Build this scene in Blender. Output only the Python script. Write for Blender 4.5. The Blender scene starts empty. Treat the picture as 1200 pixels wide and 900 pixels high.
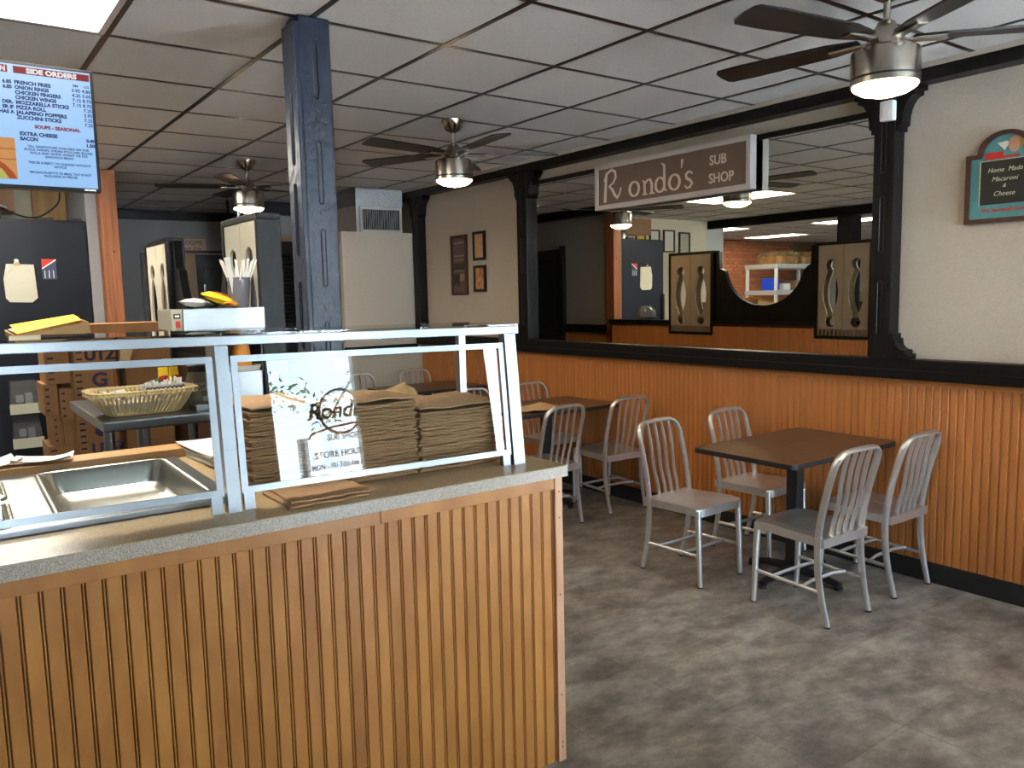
import bpy, bmesh, math, random
from mathutils import Vector, Matrix, Quaternion
random.seed(7)
PI = math.pi
S = bpy.context.scene
COL = S.collection

# ------------------------------------------------------------------ camera, world, light, exposure
YAW, PITCH, ROLL, CAMZ, FPX = .631087, .110984, -.0221190, 1.53, 935.74
fw = Vector((math.sin(YAW)*math.cos(PITCH), math.cos(YAW)*math.cos(PITCH), -math.sin(PITCH)))
rt = Vector((math.cos(YAW), -math.sin(YAW), 0)); up = rt.cross(fw)
c_, s_ = math.cos(ROLL), math.sin(ROLL)
rt, up = c_*rt + s_*up, -s_*rt + c_*up
cam = bpy.data.objects.new('camera', bpy.data.cameras.new('camera')); COL.objects.link(cam)
cam.matrix_world = Matrix(((rt.x, up.x, -fw.x, 0), (rt.y, up.y, -fw.y, 0), (rt.z, up.z, -fw.z, CAMZ), (0, 0, 0, 1)))
cam.data.sensor_width = 36; cam.data.lens = FPX/1200*36; cam.data.clip_start = .02
S.camera = cam

SKY_STRENGTH = 14.0
SUN_STRENGTH = 95.0      # lights the pavement outside; it stands behind the building and never enters
LIGHT_PANEL = 19.0
FAN_LIGHT = 50.0
w = bpy.data.worlds.new('world'); S.world = w; w.use_nodes = True
bg = w.node_tree.nodes['Background']
bg.inputs[0].default_value = (.70, .86, 1.0, 1); bg.inputs[1].default_value = SKY_STRENGTH
sun = bpy.data.objects.new('sun', bpy.data.lights.new('sun', 'SUN')); COL.objects.link(sun)
sun.data.energy = SUN_STRENGTH; sun.data.angle = .009; sun.data.color = (1, .98, .95); sun.rotation_euler = (math.radians(-36), 0, math.radians(12))
def portal(name, x0, x1, z0, z1, y):
    l = bpy.data.lights.new(name, 'AREA'); l.shape = 'RECTANGLE'; l.size = x1-x0; l.size_y = z1-z0
    l.cycles.is_portal = True
    o = bpy.data.objects.new(name, l); COL.objects.link(o); o.location = ((x0+x1)/2, y, (z0+z1)/2)
    o.rotation_euler = (PI/2, 0, 0)
    return o
S.view_settings.view_transform = 'Standard'; S.view_settings.look = 'None'
S.view_settings.exposure = 0.66; S.view_settings.gamma = 1.0; S.view_settings.use_curve_mapping = False
S.cycles.max_bounces = 10; S.cycles.diffuse_bounces = 5; S.cycles.glossy_bounces = 6
S.cycles.transparent_max_bounces = 16; S.cycles.sample_clamp_indirect = 40.0; S.cycles.caustics_reflective = False

# ------------------------------------------------------------------ materials
def lin(r, g, b):
    f = lambda v: (v/255/12.92) if v/255 <= .04045 else ((v/255+.055)/1.055)**2.4
    return (f(r), f(g), f(b), 1)
def mat(name, col, rough=.5, metal=0, var=None, col2=None, bump=None, emit=None, spec=.5, rnd=0, coat=0, gen='Object', detail=4):
    """var=(sx,sy,sz,contrast) noise between col and col2; bump=(scale,strength); rnd=per object brightness change"""
    m = bpy.data.materials.new(name); m.use_nodes = True
    nt = m.node_tree; N = nt.nodes; L = nt.links; p = N['Principled BSDF']
    p.inputs['Base Color'].default_value = col; p.inputs['Roughness'].default_value = rough
    p.inputs['Metallic'].default_value = metal; p.inputs['Specular IOR Level'].default_value = spec
    p.inputs['Coat Weight'].default_value = coat; p.inputs['Coat Roughness'].default_value = .15
    out = None
    tc = N.new('ShaderNodeTexCoord'); oi = N.new('ShaderNodeObjectInfo')
    ad = N.new('ShaderNodeVectorMath'); ad.operation = 'ADD'
    sc = N.new('ShaderNodeVectorMath'); sc.operation = 'SCALE'
    cx = N.new('ShaderNodeCombineXYZ')
    for i in range(3): L.new(oi.outputs['Random'], cx.inputs[i])
    L.new(cx.outputs[0], sc.inputs[0]); sc.inputs['Scale'].default_value = 31.0
    L.new(tc.outputs[gen], ad.inputs[0]); L.new(sc.outputs[0], ad.inputs[1])
    if var:
        mp = N.new('ShaderNodeMapping'); mp.inputs['Scale'].default_value = var[:3]
        nz = N.new('ShaderNodeTexNoise'); nz.inputs['Scale'].default_value = 1; nz.inputs['Detail'].default_value = detail
        rp = N.new('ShaderNodeValToRGB'); k = var[3] if len(var) > 3 else .5
        rp.color_ramp.elements[0].position = .5-.25/max(k, .01)*.5; rp.color_ramp.elements[1].position = .5+.25/max(k, .01)*.5
        rp.color_ramp.elements[0].color = col; rp.color_ramp.elements[1].color = col2 or col
        L.new(ad.outputs[0], mp.inputs[0]); L.new(mp.outputs[0], nz.inputs['Vector']); L.new(nz.outputs['Fac'], rp.inputs[0])
        out = rp.outputs[0]
    if rnd:
        hs = N.new('ShaderNodeHueSaturation'); mr = N.new('ShaderNodeMapRange')
        mr.inputs['To Min'].default_value = 1-rnd; mr.inputs['To Max'].default_value = 1+rnd
        L.new(oi.outputs['Random'], mr.inputs['Value']); L.new(mr.outputs[0], hs.inputs['Value'])
        if out: L.new(out, hs.inputs['Color'])
        else: hs.inputs['Color'].default_value = col
        out = hs.outputs[0]
    if out: L.new(out, p.inputs['Base Color'])
    if bump:
        nb = N.new('ShaderNodeTexNoise'); nb.inputs['Scale'].default_value = bump[0]; nb.inputs['Detail'].default_value = 3
        bp = N.new('ShaderNodeBump'); bp.inputs['Strength'].default_value = bump[1]; bp.inputs['Distance'].default_value = .01
        L.new(ad.outputs[0], nb.inputs['Vector']); L.new(nb.outputs['Fac'], bp.inputs['Height']); L.new(bp.outputs[0], p.inputs['Normal'])
    if emit:
        p.inputs['Emission Color'].default_value = emit[0]; p.inputs['Emission Strength'].default_value = emit[1]
    return m
def emitter(name, col, strength):
    m = mat(name, (.8, .8, .8, 1), .4, emit=(col, strength)); return m
def glassmat(name, tint=(1, 1, 1, 1), rough=0.0, ior=1.5, opacity=0.0, dcol=(1, 1, 1, 1)):
    m = bpy.data.materials.new(name); m.use_nodes = True; nt = m.node_tree; N = nt.nodes; L = nt.links
    N.remove(N['Principled BSDF'])
    tr = N.new('ShaderNodeBsdfTransparent'); tr.inputs[0].default_value = tint
    gl = N.new('ShaderNodeBsdfGlossy'); gl.inputs['Roughness'].default_value = rough
    fr = N.new('ShaderNodeFresnel'); fr.inputs[0].default_value = ior
    mx = N.new('ShaderNodeMixShader'); L.new(fr.outputs[0], mx.inputs[0])
    base = tr.outputs[0]
    if opacity:
        df = N.new('ShaderNodeBsdfDiffuse'); df.inputs[0].default_value = dcol
        m2 = N.new('ShaderNodeMixShader'); m2.inputs[0].default_value = opacity
        L.new(tr.outputs[0], m2.inputs[1]); L.new(df.outputs[0], m2.inputs[2]); base = m2.outputs[0]
    L.new(base, mx.inputs[1]); L.new(gl.outputs[0], mx.inputs[2])
    L.new(mx.outputs[0], N['Material Output'].inputs[0])
    return m

M = {}
M['tile'] = mat('ceiling_tile_mat', lin(216, 213, 210), .9, var=(90, 90, 90, .5), col2=lin(202, 199, 195), bump=(160, .25), rnd=.03)
M['tee'] = mat('ceiling_tee_mat', lin(34, 25, 20), .35)
M['plaster'] = mat('plaster_mat', lin(196, 186, 172), .85, var=(60, 60, 60, .4), col2=lin(187, 177, 163), bump=(90, .35))
M['greywall'] = mat('grey_wall_mat', lin(150, 147, 148), .8, bump=(70, .2))
M['creamwall'] = mat('cream_wall_mat', lin(222, 212, 186), .8, bump=(70, .15))
M['blackwood'] = mat('black_wood_mat', lin(14, 13, 14), .4, var=(60, 60, 6, .6), col2=lin(24, 22, 23), bump=(35, .25))
M['skytint'] = mat('sky_tinted_black_mat', lin(20, 25, 40), .33, var=(80, 80, 5, .6), col2=lin(32, 40, 60), bump=(30, .35))  # black paint with the sky's blue reflection mixed into the colour
M['groove'] = mat('groove_mat', lin(10, 10, 12), .4)
M['honey'] = mat('honey_wood_mat', lin(150, 89, 33), .4, var=(11, 11, 4, .36), col2=lin(191, 129, 60), rnd=.06, coat=.25, bump=(60, .04))
M['amber'] = mat('amber_wood_mat', lin(178, 108, 50), .45, var=(22, 22, 3.0, .42), col2=lin(194, 124, 62), rnd=.05, coat=.15)
M['amberback'] = mat('dark_groove_mat', lin(72, 34, 14), .6)  # dark brown backing that shows in the gaps between planks
M['pinkwood'] = mat('raw_corner_wood_mat', lin(205, 158, 124), .5, var=(40, 40, 3, .6), col2=lin(190, 136, 100))
M['cedar'] = mat('cedar_post_mat', lin(160, 96, 54), .55, var=(70, 70, 2.5, .7), col2=lin(122, 68, 34))
M['counter'] = mat('speckled_laminate_mat', lin(206, 178, 136), .25, var=(380, 380, 380, .7), col2=lin(162, 136, 102), detail=2)
M['edge'] = mat('daylit_edge_mat', lin(196, 182, 164), .3, var=(420, 420, 420, .8), col2=lin(128, 112, 98), detail=2)  # same laminate as the top, its greyer daylight tone put into the colour
M['darksteel'] = mat('dark_steel_mat', lin(128, 128, 130), .32, 1)  # darker steel tone for the work table top
M['steel'] = mat('brushed_steel_mat', lin(164, 165, 167), .3, 1, var=(4, 200, 200, .4), col2=lin(150, 151, 153))
M['polish'] = mat('polished_steel_mat', lin(196, 192, 184), .27, 1)
M['nickel'] = mat('brushed_nickel_mat', lin(176, 166, 154), .24, 1)
M['alu'] = mat('brushed_aluminium_mat', lin(228, 229, 231), .42, 1, var=(30, 30, 30, .4), col2=lin(214, 214, 215))
M['rail'] = mat('aluminium_rail_mat', lin(132, 135, 139), .34, 1)
M['blade'] = mat('fan_blade_mat', lin(30, 24, 22), .45)
M['rubber'] = mat('black_rubber_mat', lin(18, 18, 19), .6)
M['black'] = mat('black_paint_mat', lin(20, 21, 25), .45)
M['navy'] = mat('fridge_black_mat', lin(24, 27, 36), .45, bump=(200, .1))
M['tabletop'] = mat('dark_walnut_laminate_mat', lin(74, 54, 40), .3, var=(3, 60, 60, .6), col2=lin(92, 68, 50))
M['paper'] = mat('white_paper_mat', lin(226, 222, 214), .8)
M['kraft'] = mat('kraft_paper_mat', lin(178, 138, 98), .75, var=(40, 40, 300, .5), col2=lin(158, 118, 82), rnd=.12, bump=(60, .4))
M['carton'] = mat('cardboard_mat', lin(172, 122, 76), .8, var=(60, 8, 8, .4), col2=lin(160, 110, 66), rnd=.06)
M['cartonlight'] = mat('cardboard_inside_mat', lin(206, 170, 118), .8, rnd=.05)
M['ink'] = mat('dark_ink_mat', lin(44, 34, 52), .7)
M['inkpurple'] = mat('purple_ink_mat', lin(70, 48, 92), .7)
M['yellow'] = mat('yellow_print_mat', lin(236, 190, 22), .5, var=(14, 14, 14, .3), col2=lin(240, 204, 40))
M['red'] = mat('red_print_mat', lin(196, 40, 30), .5)
M['white'] = mat('white_plastic_mat', lin(222, 222, 220), .45)
M['creampanel'] = mat('cream_panel_mat', lin(190, 184, 164), .55, bump=(60, .1))
M['wicker'] = mat('wicker_mat', lin(222, 194, 142), .55, rnd=.14)
M['green'] = mat('green_label_mat', lin(28, 120, 58), .45)
M['orangecup'] = mat('orange_cup_mat', lin(232, 150, 56), .5)
M['clear'] = glassmat('clear_glass', (.97, .985, .98, 1), ior=1.52)
M['pane'] = glassmat('window_glass', (.95, .97, .97, 1))
M['plastic'] = glassmat('clear_plastic', (.75, .76, .78, 1), .12, 1.5, .12, lin(190, 192, 196))
M['smoke'] = glassmat('smoked_plastic', (.62, .62, .66, 1), .1, 1.45, .5, lin(150, 150, 156))
M['jarglass'] = glassmat('jar_glass', (.85, .86, .8, 1), .05, 1.5, .45, lin(206, 200, 176))
M['bagplastic'] = glassmat('bread_bag_plastic', (.8, .75, .66, 1), .2, 1.5, .4, lin(196, 160, 110))
M['foil'] = mat('foil_mat', lin(178, 178, 180), .3, 1, bump=(55, .9))
M['panelgrey'] = mat('panel_taupe_mat', lin(150, 136, 120), .5, bump=(60, .1))
M['duct'] = mat('duct_paint_mat', lin(158, 154, 150), .6)
M['mirror'] = mat('mirror_mat', (.74, .74, .68, 1), 0.0, 1)
M['sign'] = mat('sign_brown_mat', lin(112, 90, 78), .5)
M['signframe'] = mat('sign_frame_mat', lin(186, 180, 176), .4)
M['signletter'] = mat('sign_letter_mat', lin(214, 198, 184), .5)
M['teal'] = mat('teal_paint_mat', lin(76, 142, 150), .55, var=(20, 20, 20, .4), col2=lin(92, 156, 158))
M['maroon'] = mat('maroon_wood_mat', lin(84, 44, 32), .4, var=(40, 40, 6, .5), col2=lin(60, 30, 24))
M['slate'] = mat('slate_mat', lin(40, 40, 32), .8, var=(12, 12, 12, .4), col2=lin(50, 49, 40))
M['chalk'] = mat('chalk_mat', lin(214, 206, 180), .9)
M['brick'] = mat('brick_mat', lin(150, 90, 56), .85, rnd=.2, var=(30, 30, 30, .5), col2=lin(128, 74, 46))
M['mortar'] = mat('mortar_mat', lin(96, 74, 58), .9)
M['panel'] = emitter('light_panel_mat', lin(255, 248, 232), LIGHT_PANEL)
M['dome'] = emitter('fan_dome_mat', lin(255, 218, 160), FAN_LIGHT)
M['screen'] = emitter('screen_mat', lin(138, 190, 244), .58)
for k in ('screen',): M[k].node_tree.nodes['Principled BSDF'].inputs['Base Color'].default_value = (.02, .02, .02, 1)
M['scrtext'] = mat('screen_text_mat', lin(10, 12, 24), .5, emit=(lin(36, 60, 120), .35))
M['scrred'] = mat('screen_red_mat', lin(20, 4, 4), .5, emit=(lin(140, 34, 44), .5))
M['scrwhite'] = mat('screen_white_mat', lin(40, 40, 40), .5, emit=(lin(225, 225, 230), .55))
M['scrwood'] = mat('screen_photo_mat', lin(20, 10, 4), .5, emit=(lin(214, 150, 84), .5))
M['scrdark'] = mat('screen_photo_dark_mat', lin(10, 4, 2), .5, emit=(lin(176, 74, 26), .5))
M['scrgreen'] = mat('screen_photo_green_mat', lin(10, 10, 2), .5, emit=(lin(196, 190, 90), .5))
M['asphalt'] = mat('pale_pavement_mat', lin(196, 200, 204), .9)
M['leaf'] = mat('leaf_mat', lin(64, 96, 40), .6, rnd=.2)
M['bark'] = mat('bark_mat', lin(70, 54, 42), .9)
M['door'] = mat('dark_door_mat', lin(34, 33, 34), .5)
M['tan'] = mat('tan_trim_mat', lin(172, 138, 104), .6)
M['decal'] = mat('window_letter_mat', lin(120, 40, 46), .6)
M['wrap'] = mat('straw_wrap_mat', lin(232, 230, 226), .7)
for k_, sp_ in (('screen', .15), ('scrtext', .05), ('scrred', .05), ('scrwhite', .05), ('scrwood', .1), ('scrdark', .1), ('scrgreen', .1), ('blackwood', .22), ('navy', .25), ('skytint', .35)):
    M[k_].node_tree.nodes['Principled BSDF'].inputs['Specular IOR Level'].default_value = sp_
# floor: mottled vinyl
def floor_material():
    m = bpy.data.materials.new('mottled_vinyl_mat'); m.use_nodes = True; nt = m.node_tree; N = nt.nodes; L = nt.links; p = N['Principled BSDF']
    tc = N.new('ShaderNodeTexCoord'); mp = N.new('ShaderNodeMapping'); mp.inputs['Rotation'].default_value = (0, 0, .55); mp.inputs['Scale'].default_value = (1, 1.6, 1)
    geo = N.new('ShaderNodeNewGeometry')
    L.new(geo.outputs['Position'], mp.inputs[0])
    a = N.new('ShaderNodeTexNoise'); a.inputs['Scale'].default_value = 4.6; a.inputs['Detail'].default_value = 10; a.inputs['Roughness'].default_value = .72
    b = N.new('ShaderNodeTexNoise'); b.inputs['Scale'].default_value = 1.6; b.inputs['Detail'].default_value = 3
    L.new(mp.outputs[0], a.inputs['Vector']); L.new(mp.outputs[0], b.inputs['Vector'])
    r = N.new('ShaderNodeValToRGB'); e = r.color_ramp.elements
    e[0].position = .36; e[0].color = lin(90, 84, 80); e[1].position = .64; e[1].color = lin(160, 153, 144)
    x = e.new(.5); x.color = lin(126, 119, 113)
    r2 = N.new('ShaderNodeValToRGB'); r2.color_ramp.elements[0].position = .4; r2.color_ramp.elements[0].color = (.88, .84, .80, 1)
    r2.color_ramp.elements[1].position = .62; r2.color_ramp.elements[1].color = (1, 1, 1, 1)
    mx = N.new('ShaderNodeMix'); mx.data_type = 'RGBA'; mx.blend_type = 'MULTIPLY'; mx.inputs[0].default_value = 1
    L.new(a.outputs['Fac'], r.inputs[0]); L.new(b.outputs['Fac'], r2.inputs[0]); L.new(r.outputs[0], mx.inputs[6]); L.new(r2.outputs[0], mx.inputs[7])
    oi = N.new('ShaderNodeObjectInfo'); hs = N.new('ShaderNodeHueSaturation'); mr = N.new('ShaderNodeMapRange')
    mr.inputs['To Min'].default_value = .93; mr.inputs['To Max'].default_value = 1.07
    L.new(oi.outputs['Random'], mr.inputs['Value']); L.new(mr.outputs[0], hs.inputs['Value'])
    L.new(mx.outputs[2], hs.inputs['Color']); L.new(hs.outputs[0], p.inputs['Base Color'])
    p.inputs['Roughness'].default_value = .42
    bp = N.new('ShaderNodeBump'); bp.inputs['Strength'].default_value = .15; bp.inputs['Distance'].default_value = .004
    L.new(a.outputs['Fac'], bp.inputs['Height']); L.new(bp.outputs[0], p.inputs['Normal'])
    return m
M['floor'] = floor_material()

# ------------------------------------------------------------------ builders
class B:
    def __init__(s): s.m = bmesh.new()
    def box(s, x0, x1, y0, y1, z0, z1, bev=0, mtx=None):
        r = bmesh.ops.create_cube(s.m, size=1); vs = r['verts']
        T = Matrix.Translation(((x0+x1)/2, (y0+y1)/2, (z0+z1)/2)) @ Matrix.Diagonal((x1-x0, y1-y0, z1-z0, 1))
        bmesh.ops.transform(s.m, matrix=T, verts=vs)
        if bev:
            es = list({e for v in vs for e in v.link_edges})
            r2 = bmesh.ops.bevel(s.m, geom=es, offset=bev, segments=2, affect='EDGES', profile=.7)
            vs = list({v for f in r2['faces'] for v in f.verts} | {v for v in vs if v.is_valid})
        if mtx is not None:
            if bev: vs = [v for v in s.m.verts if v in set(vs)]
            bmesh.ops.transform(s.m, matrix=mtx, verts=vs)
        return s
    def ring(s, pts): return [s.m.verts.new(p) for p in pts]
    def bridge(s, a, b):
        n = len(a)
        for i in range(n): s.m.faces.new((a[i], a[(i+1) % n], b[(i+1) % n], b[i]))
    def loft(s, rings, caps=(True, True)):
        R = [s.ring(r) for r in rings]
        for a, b in zip(R, R[1:]): s.bridge(a, b)
        if caps[0]: s.m.faces.new(R[0][::-1])
        if caps[1]: s.m.faces.new(R[-1])
        return s
    def lathe(s, prof, cx=0, cy=0, n=24, caps=(True, True)):
        return s.loft([[(cx+r*math.cos(2*PI*i/n), cy+r*math.sin(2*PI*i/n), z) for i in range(n)] for r, z in prof], caps)
    def sweep(s, pts, ra, rb=None, n=8, ref=(0, 0, 1), caps=True, closed=False, square=False):
        """section half sizes ra (along ref-ish side) and rb; may be lists"""
        P = [Vector(p) for p in pts]; k = len(P); rb = ra if rb is None else rb
        ra = ra if isinstance(ra, (list, tuple)) else [ra]*k; rb = rb if isinstance(rb, (list, tuple)) else [rb]*k
        ref = Vector(ref); rings = []
        for i, p in enumerate(P):
            if closed: t = P[(i+1) % k]-P[i-1]
            else: t = P[min(i+1, k-1)]-P[max(i-1, 0)]
            t.normalize(); sd = t.cross(ref)
            if sd.length < 1e-4: sd = t.cross(Vector((0, 1, 0.01)))
            sd.normalize(); u = sd.cross(t)
            ring = []
            for j in range(n):
                a = 2*PI*(j+.5)/n; ca, sa = math.cos(a), math.sin(a)
                if square:
                    q = max(abs(ca), abs(sa)); ca, sa = ca/q, sa/q
                ring.append(p+sd*(ra[i]*ca)+u*(rb[i]*sa))
            rings.append(ring)
        R = [s.ring(r) for r in rings]
        for a, b in zip(R, R[1:]): s.bridge(a, b)
        if closed: s.bridge(R[-1], R[0])
        elif caps: s.m.faces.new(R[0][::-1]); s.m.faces.new(R[-1])
        return s
    def poly(s, pts): s.m.faces.new([s.m.verts.new(p) for p in pts]); return s
    def done(s, name, m, parent=None, smooth=False, loc=None):
        bmesh.ops.recalc_face_normals(s.m, faces=s.m.faces)
        me = bpy.data.meshes.new(name); s.m.to_mesh(me); s.m.free()
        if smooth:
            for p in me.polygons: p.use_smooth = True
            try: me.set_sharp_from_angle(angle=math.radians(40))
            except Exception: pass
        return obj(name, me, m, parent, loc)
def obj(name, me, m, parent=None, loc=None):
    if m is not None and not me.materials: me.materials.append(m)
    o = bpy.data.objects.new(name, me); COL.objects.link(o)
    if parent: o.parent = parent
    if loc is not None: o.location = loc
    return o
def tag(o, label, cat, group=None, kind=None):
    o['label'] = label; o['category'] = cat
    if group: o['group'] = group
    if kind: o['kind'] = kind
    return o
def thing(name, label, cat, loc=(0, 0, 0), rz=0, group=None):
    o = bpy.data.objects.new(name, None); COL.objects.link(o); o.empty_display_size = .05
    o.location = loc; o.rotation_euler = (0, 0, rz); return tag(o, label, cat, group)
def struct(o): o['kind'] = 'structure'; return o
def dup(root, loc=None, rz=None, label=None, group=None):
    r = root.copy(); COL.objects.link(r)
    if loc is not None: r.location = loc
    if rz is not None: r.rotation_euler = (0, 0, rz) if not isinstance(rz, tuple) else rz
    if label: r['label'] = label
    if group: r['group'] = group
    for ch in list(root.children):
        c = ch.copy(); COL.objects.link(c); c.parent = r
        for g in list(ch.children):
            d = g.copy(); COL.objects.link(d); d.parent = c
    return r
def bx(name, m, parent, x0, x1, y0, y1, z0, z1, bev=0, smooth=False):
    return B().box(x0, x1, y0, y1, z0, z1, bev).done(name, m, parent, smooth)
def part(src, parent, loc=(0, 0, 0), rot=None):
    o = bpy.data.objects.new(src.name.split('.')[0], src.data); COL.objects.link(o); o.parent = parent; o.location = loc
    if rot: o.rotation_euler = rot
    return o
def curve_mesh(cu):
    o = bpy.data.objects.new('tmp', cu); COL.objects.link(o)
    dg = bpy.context.evaluated_depsgraph_get(); dg.update()
    me = bpy.data.meshes.new_from_object(o.evaluated_get(dg)); bpy.data.objects.remove(o)
    me.materials.clear(); return me
def plate(name, loops, th, m, parent=None, M4=None):
    """flat board with holes: 2D loops (first outer), extruded th, placed by matrix M4 (local xy plane)"""
    cu = bpy.data.curves.new(name, 'CURVE'); cu.dimensions = '2D'; cu.fill_mode = 'BOTH'; cu.extrude = th/2
    for lp in loops:
        sp = cu.splines.new('POLY'); sp.points.add(len(lp)-1); sp.use_cyclic_u = True
        for q, (x, y) in zip(sp.points, lp): q.co = (x, y, 0, 1)
    me = curve_mesh(cu); me.name = name
    if M4 is not None: me.transform(M4)
    return obj(name, me, m, parent)
def axes(o, X, Y):
    X = Vector(X); Y = Vector(Y); Z = X.cross(Y)
    return Matrix(((X.x, Y.x, Z.x, o[0]), (X.y, Y.y, Z.y, o[1]), (X.z, Y.z, Z.z, o[2]), (0, 0, 0, 1)))
def text(name, s, size, m, parent=None, M4=None, align='LEFT', th=.0006, shear=0, sx=1.0, bold=0, line=1.0):
    cu = bpy.data.curves.new(name, 'FONT'); cu.body = s; cu.size = size; cu.extrude = th/2; cu.align_x = align
    cu.shear = shear; cu.offset = bold; cu.resolution_u = 3; cu.space_line = line
    me = curve_mesh(cu); me.name = name
    T = Matrix.Diagonal((sx, 1, 1, 1))
    me.transform((M4 @ T) if M4 is not None else T)
    return obj(name, me, m, parent)
def ribbon(b, pts, wd, th=.003):
    """pen stroke in local xy with width list"""
    P = [Vector((x, y, 0)) for x, y in pts]; k = len(P); wd = wd if isinstance(wd, (list, tuple)) else [wd]*k
    L_, R_ = [], []
    for i, p in enumerate(P):
        t = (P[min(i+1, k-1)]-P[max(i-1, 0)]).normalized(); n = Vector((-t.y, t.x, 0))
        L_.append(p+n*wd[i]/2); R_.append(p-n*wd[i]/2)
    rings = [[a, b_, b_+Vector((0, 0, th)), a+Vector((0, 0, th))] for a, b_ in zip(L_, R_)]
    b.loft(rings)
def rrect(x0, x1, y0, y1, r, z, n=5):
    out = []
    for cx, cy, a0 in ((x1-r, y1-r, 0), (x0+r, y1-r, 90), (x0+r, y0+r, 180), (x1-r, y0+r, 270)):
        for i in range(n+1):
            a = math.radians(a0+90*i/n); out.append((cx+r*math.cos(a), cy+r*math.sin(a), z))
    return out
def arc(cx, cy, r, a0, a1, n, ry=None):
    ry = ry or r
    return [(cx+r*math.cos(math.radians(a0+(a1-a0)*i/n)), cy+ry*math.sin(math.radians(a0+(a1-a0)*i/n))) for i in range(n+1)]
def smoothpath(pts, n=6):
    P = [Vector(p) for p in pts]; out = []
    for i in range(len(P)-1):
        a, b, c, d = P[max(i-1, 0)], P[i], P[i+1], P[min(i+2, len(P)-1)]
        for j in range(n):
            t = j/n
            out.append(.5*((2*b)+(c-a)*t+(2*a-5*b+4*c-d)*t*t+(3*b-a-3*c+d)*t**3))
    out.append(P[-1]); return out

ZC = 2.604           # ceiling height
WX = 4.13            # face of the right hand wall
# ================================================================== SETTING
# floor with vinyl tiles
fl = struct(bx('floor', M['tee'], None, -9.2, 4.3, -1.2, 13.2, -.12, -.004))
bx('floor_sheet', M['floor'], fl, -9.2, 1.283, -1.2, 13.2, -.004, 0)
bx('floor_sheet', M['floor'], fl, 1.283, 4.13, 7.281, 10.2, -.004, 0)
TP = .457
tl0 = None
for i in range(7):
    for j in range(-6, 12):
        x0 = 1.283+TP*i; y0 = 1.797+TP*j; x1 = min(x0+TP, WX)
        if x1-x0 < .02: continue
        g = .0008
        if i == 6 or tl0 is None:
            o = bx('vinyl_tile', M['floor'], fl, x0+g, x1-g, y0+g, y0+TP-g, -.004, .0)
        else:
            o = part(tl0, fl, (x0-1.283, y0-tl_y, 0))
        if tl0 is None: tl0 = o; tl_y = y0
# ceiling: dark tee grid with lay-in tiles
ce = struct(bx('ceiling', M['tile'], None, -9.2, 4.3, -1.2, 13.2, ZC+.03, ZC+.13))
X0, Y0, CT = .685, 2.434, .6096
lights_cells = {(-1, 0), (-1, 1), (-1, 5), (-1, 6), (-1, 10), (-1, 11)}
ct0 = None; tw = .011
for i in range(-4, 6):
    for j in range(-4, 13):
        if (i, j) in lights_cells: continue
        x0 = X0+CT*i; x1 = min(x0+CT, 4.02); y0 = Y0+CT*j; y1 = min(y0+CT, 10.2)
        if x1-x0 < .05 or y1-y0 < .05: continue
        if x1-x0 > CT-.001 and y1-y0 > CT-.001 and ct0:
            o = part(ct0, ce, (x0-ct_x, y0-ct_y, 0))
        else:
            o = bx('ceiling_tile', M['tile'], ce, x0+tw, x1-tw, y0+tw, y1-tw, ZC+.002, ZC+.014)
            if x1-x0 > CT-.001 and not ct0: ct0 = o; ct_x = x0; ct_y = y0
for i in range(-4, 7):
    x = X0+CT*i
    if x < 4.02: bx('grid_bar', M['tee'], ce, x-.012, x+.012, Y0-4*CT, 10.2, ZC-.001, ZC+.006)
for j in range(-4, 14):
    y = Y0+CT*j
    if y < 10.2: bx('grid_bar', M['tee'], ce, X0-4*CT, 4.02, y-.012, y+.012, ZC, ZC+.0055)
bx('ceiling_field', M['tile'], ce, -9.2, X0-4*CT, -1.0, 13.2, ZC, ZC+.03)
bx('ceiling_field', M['tile'], ce, X0-4*CT, 4.02, -1.0, Y0-4*CT, ZC, ZC+.03)
bx('ceiling_field', M['plaster'], ce, 4.02, 4.13, -1.0, 10.2, ZC-.02, ZC+.03)
for k in range(20): bx('grid_bar', M['tee'], ce, -9.0, X0-4*CT, 2.434+CT*k-.012, 2.434+CT*k+.012, ZC-.002, ZC-.0002)
for k in range(12): bx('grid_bar', M['tee'], ce, -1.8-CT*(k+1)-.012, -1.8-CT*(k+1)+.012, -.9, 11.15, ZC-.002, ZC-.0002)
# right wall
wr = struct(bx('wall_right', M['plaster'], None, WX, WX+.15, -1.2, 13.2, 0, ZC+.03))
bx('dark_backing', M['amberback'], wr, WX-.010, WX, -1.0, 7.18, .1, 1.05)
p0 = None; PW = .0405
def plank_mesh(wid, h, th, bead=.0062):
    b = B()
    # board, groove, bead, groove (profile in x across, y outward negative)
    w1 = wid-bead
    b.loft([[(x, -y, z) for x, y in ((.0012, 0), (.0012, th-.0015), (.0030, th), (w1-.0030, th), (w1-.0012, th-.0015), (w1-.0012, 0))] for z in (0, h)])
    b.loft([[(x, -y, z) for x, y in ((w1+.0012, 0), (w1+.0012, th-.002), (w1+.0022, th-.0008), (wid-.0022, th-.0008), (wid-.0012, th-.002), (wid-.0012, 0))] for z in (0, h)])
    return b
y = 7.17
mesh_pl = None
while y > -.95:
    if mesh_pl is None:
        o = plank_mesh(PW, .92, .022).done('plank', M['amber'], wr); mesh_pl = o
    else: o = part(mesh_pl, wr)
    o.location = (WX, y, .10); o.rotation_euler = (0, 0, -PI/2)
    y -= PW
bx('cap_strip', M['amber'], wr, WX-.027, WX, -1.0, 7.18, 1.02, 1.052, .003)
tr1 = struct(bx('trim_1', M['blackwood'], None, WX-.085, WX-.0005, -1.0, 7.18, 1.052, 1.158, .006))   # chair rail
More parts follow.
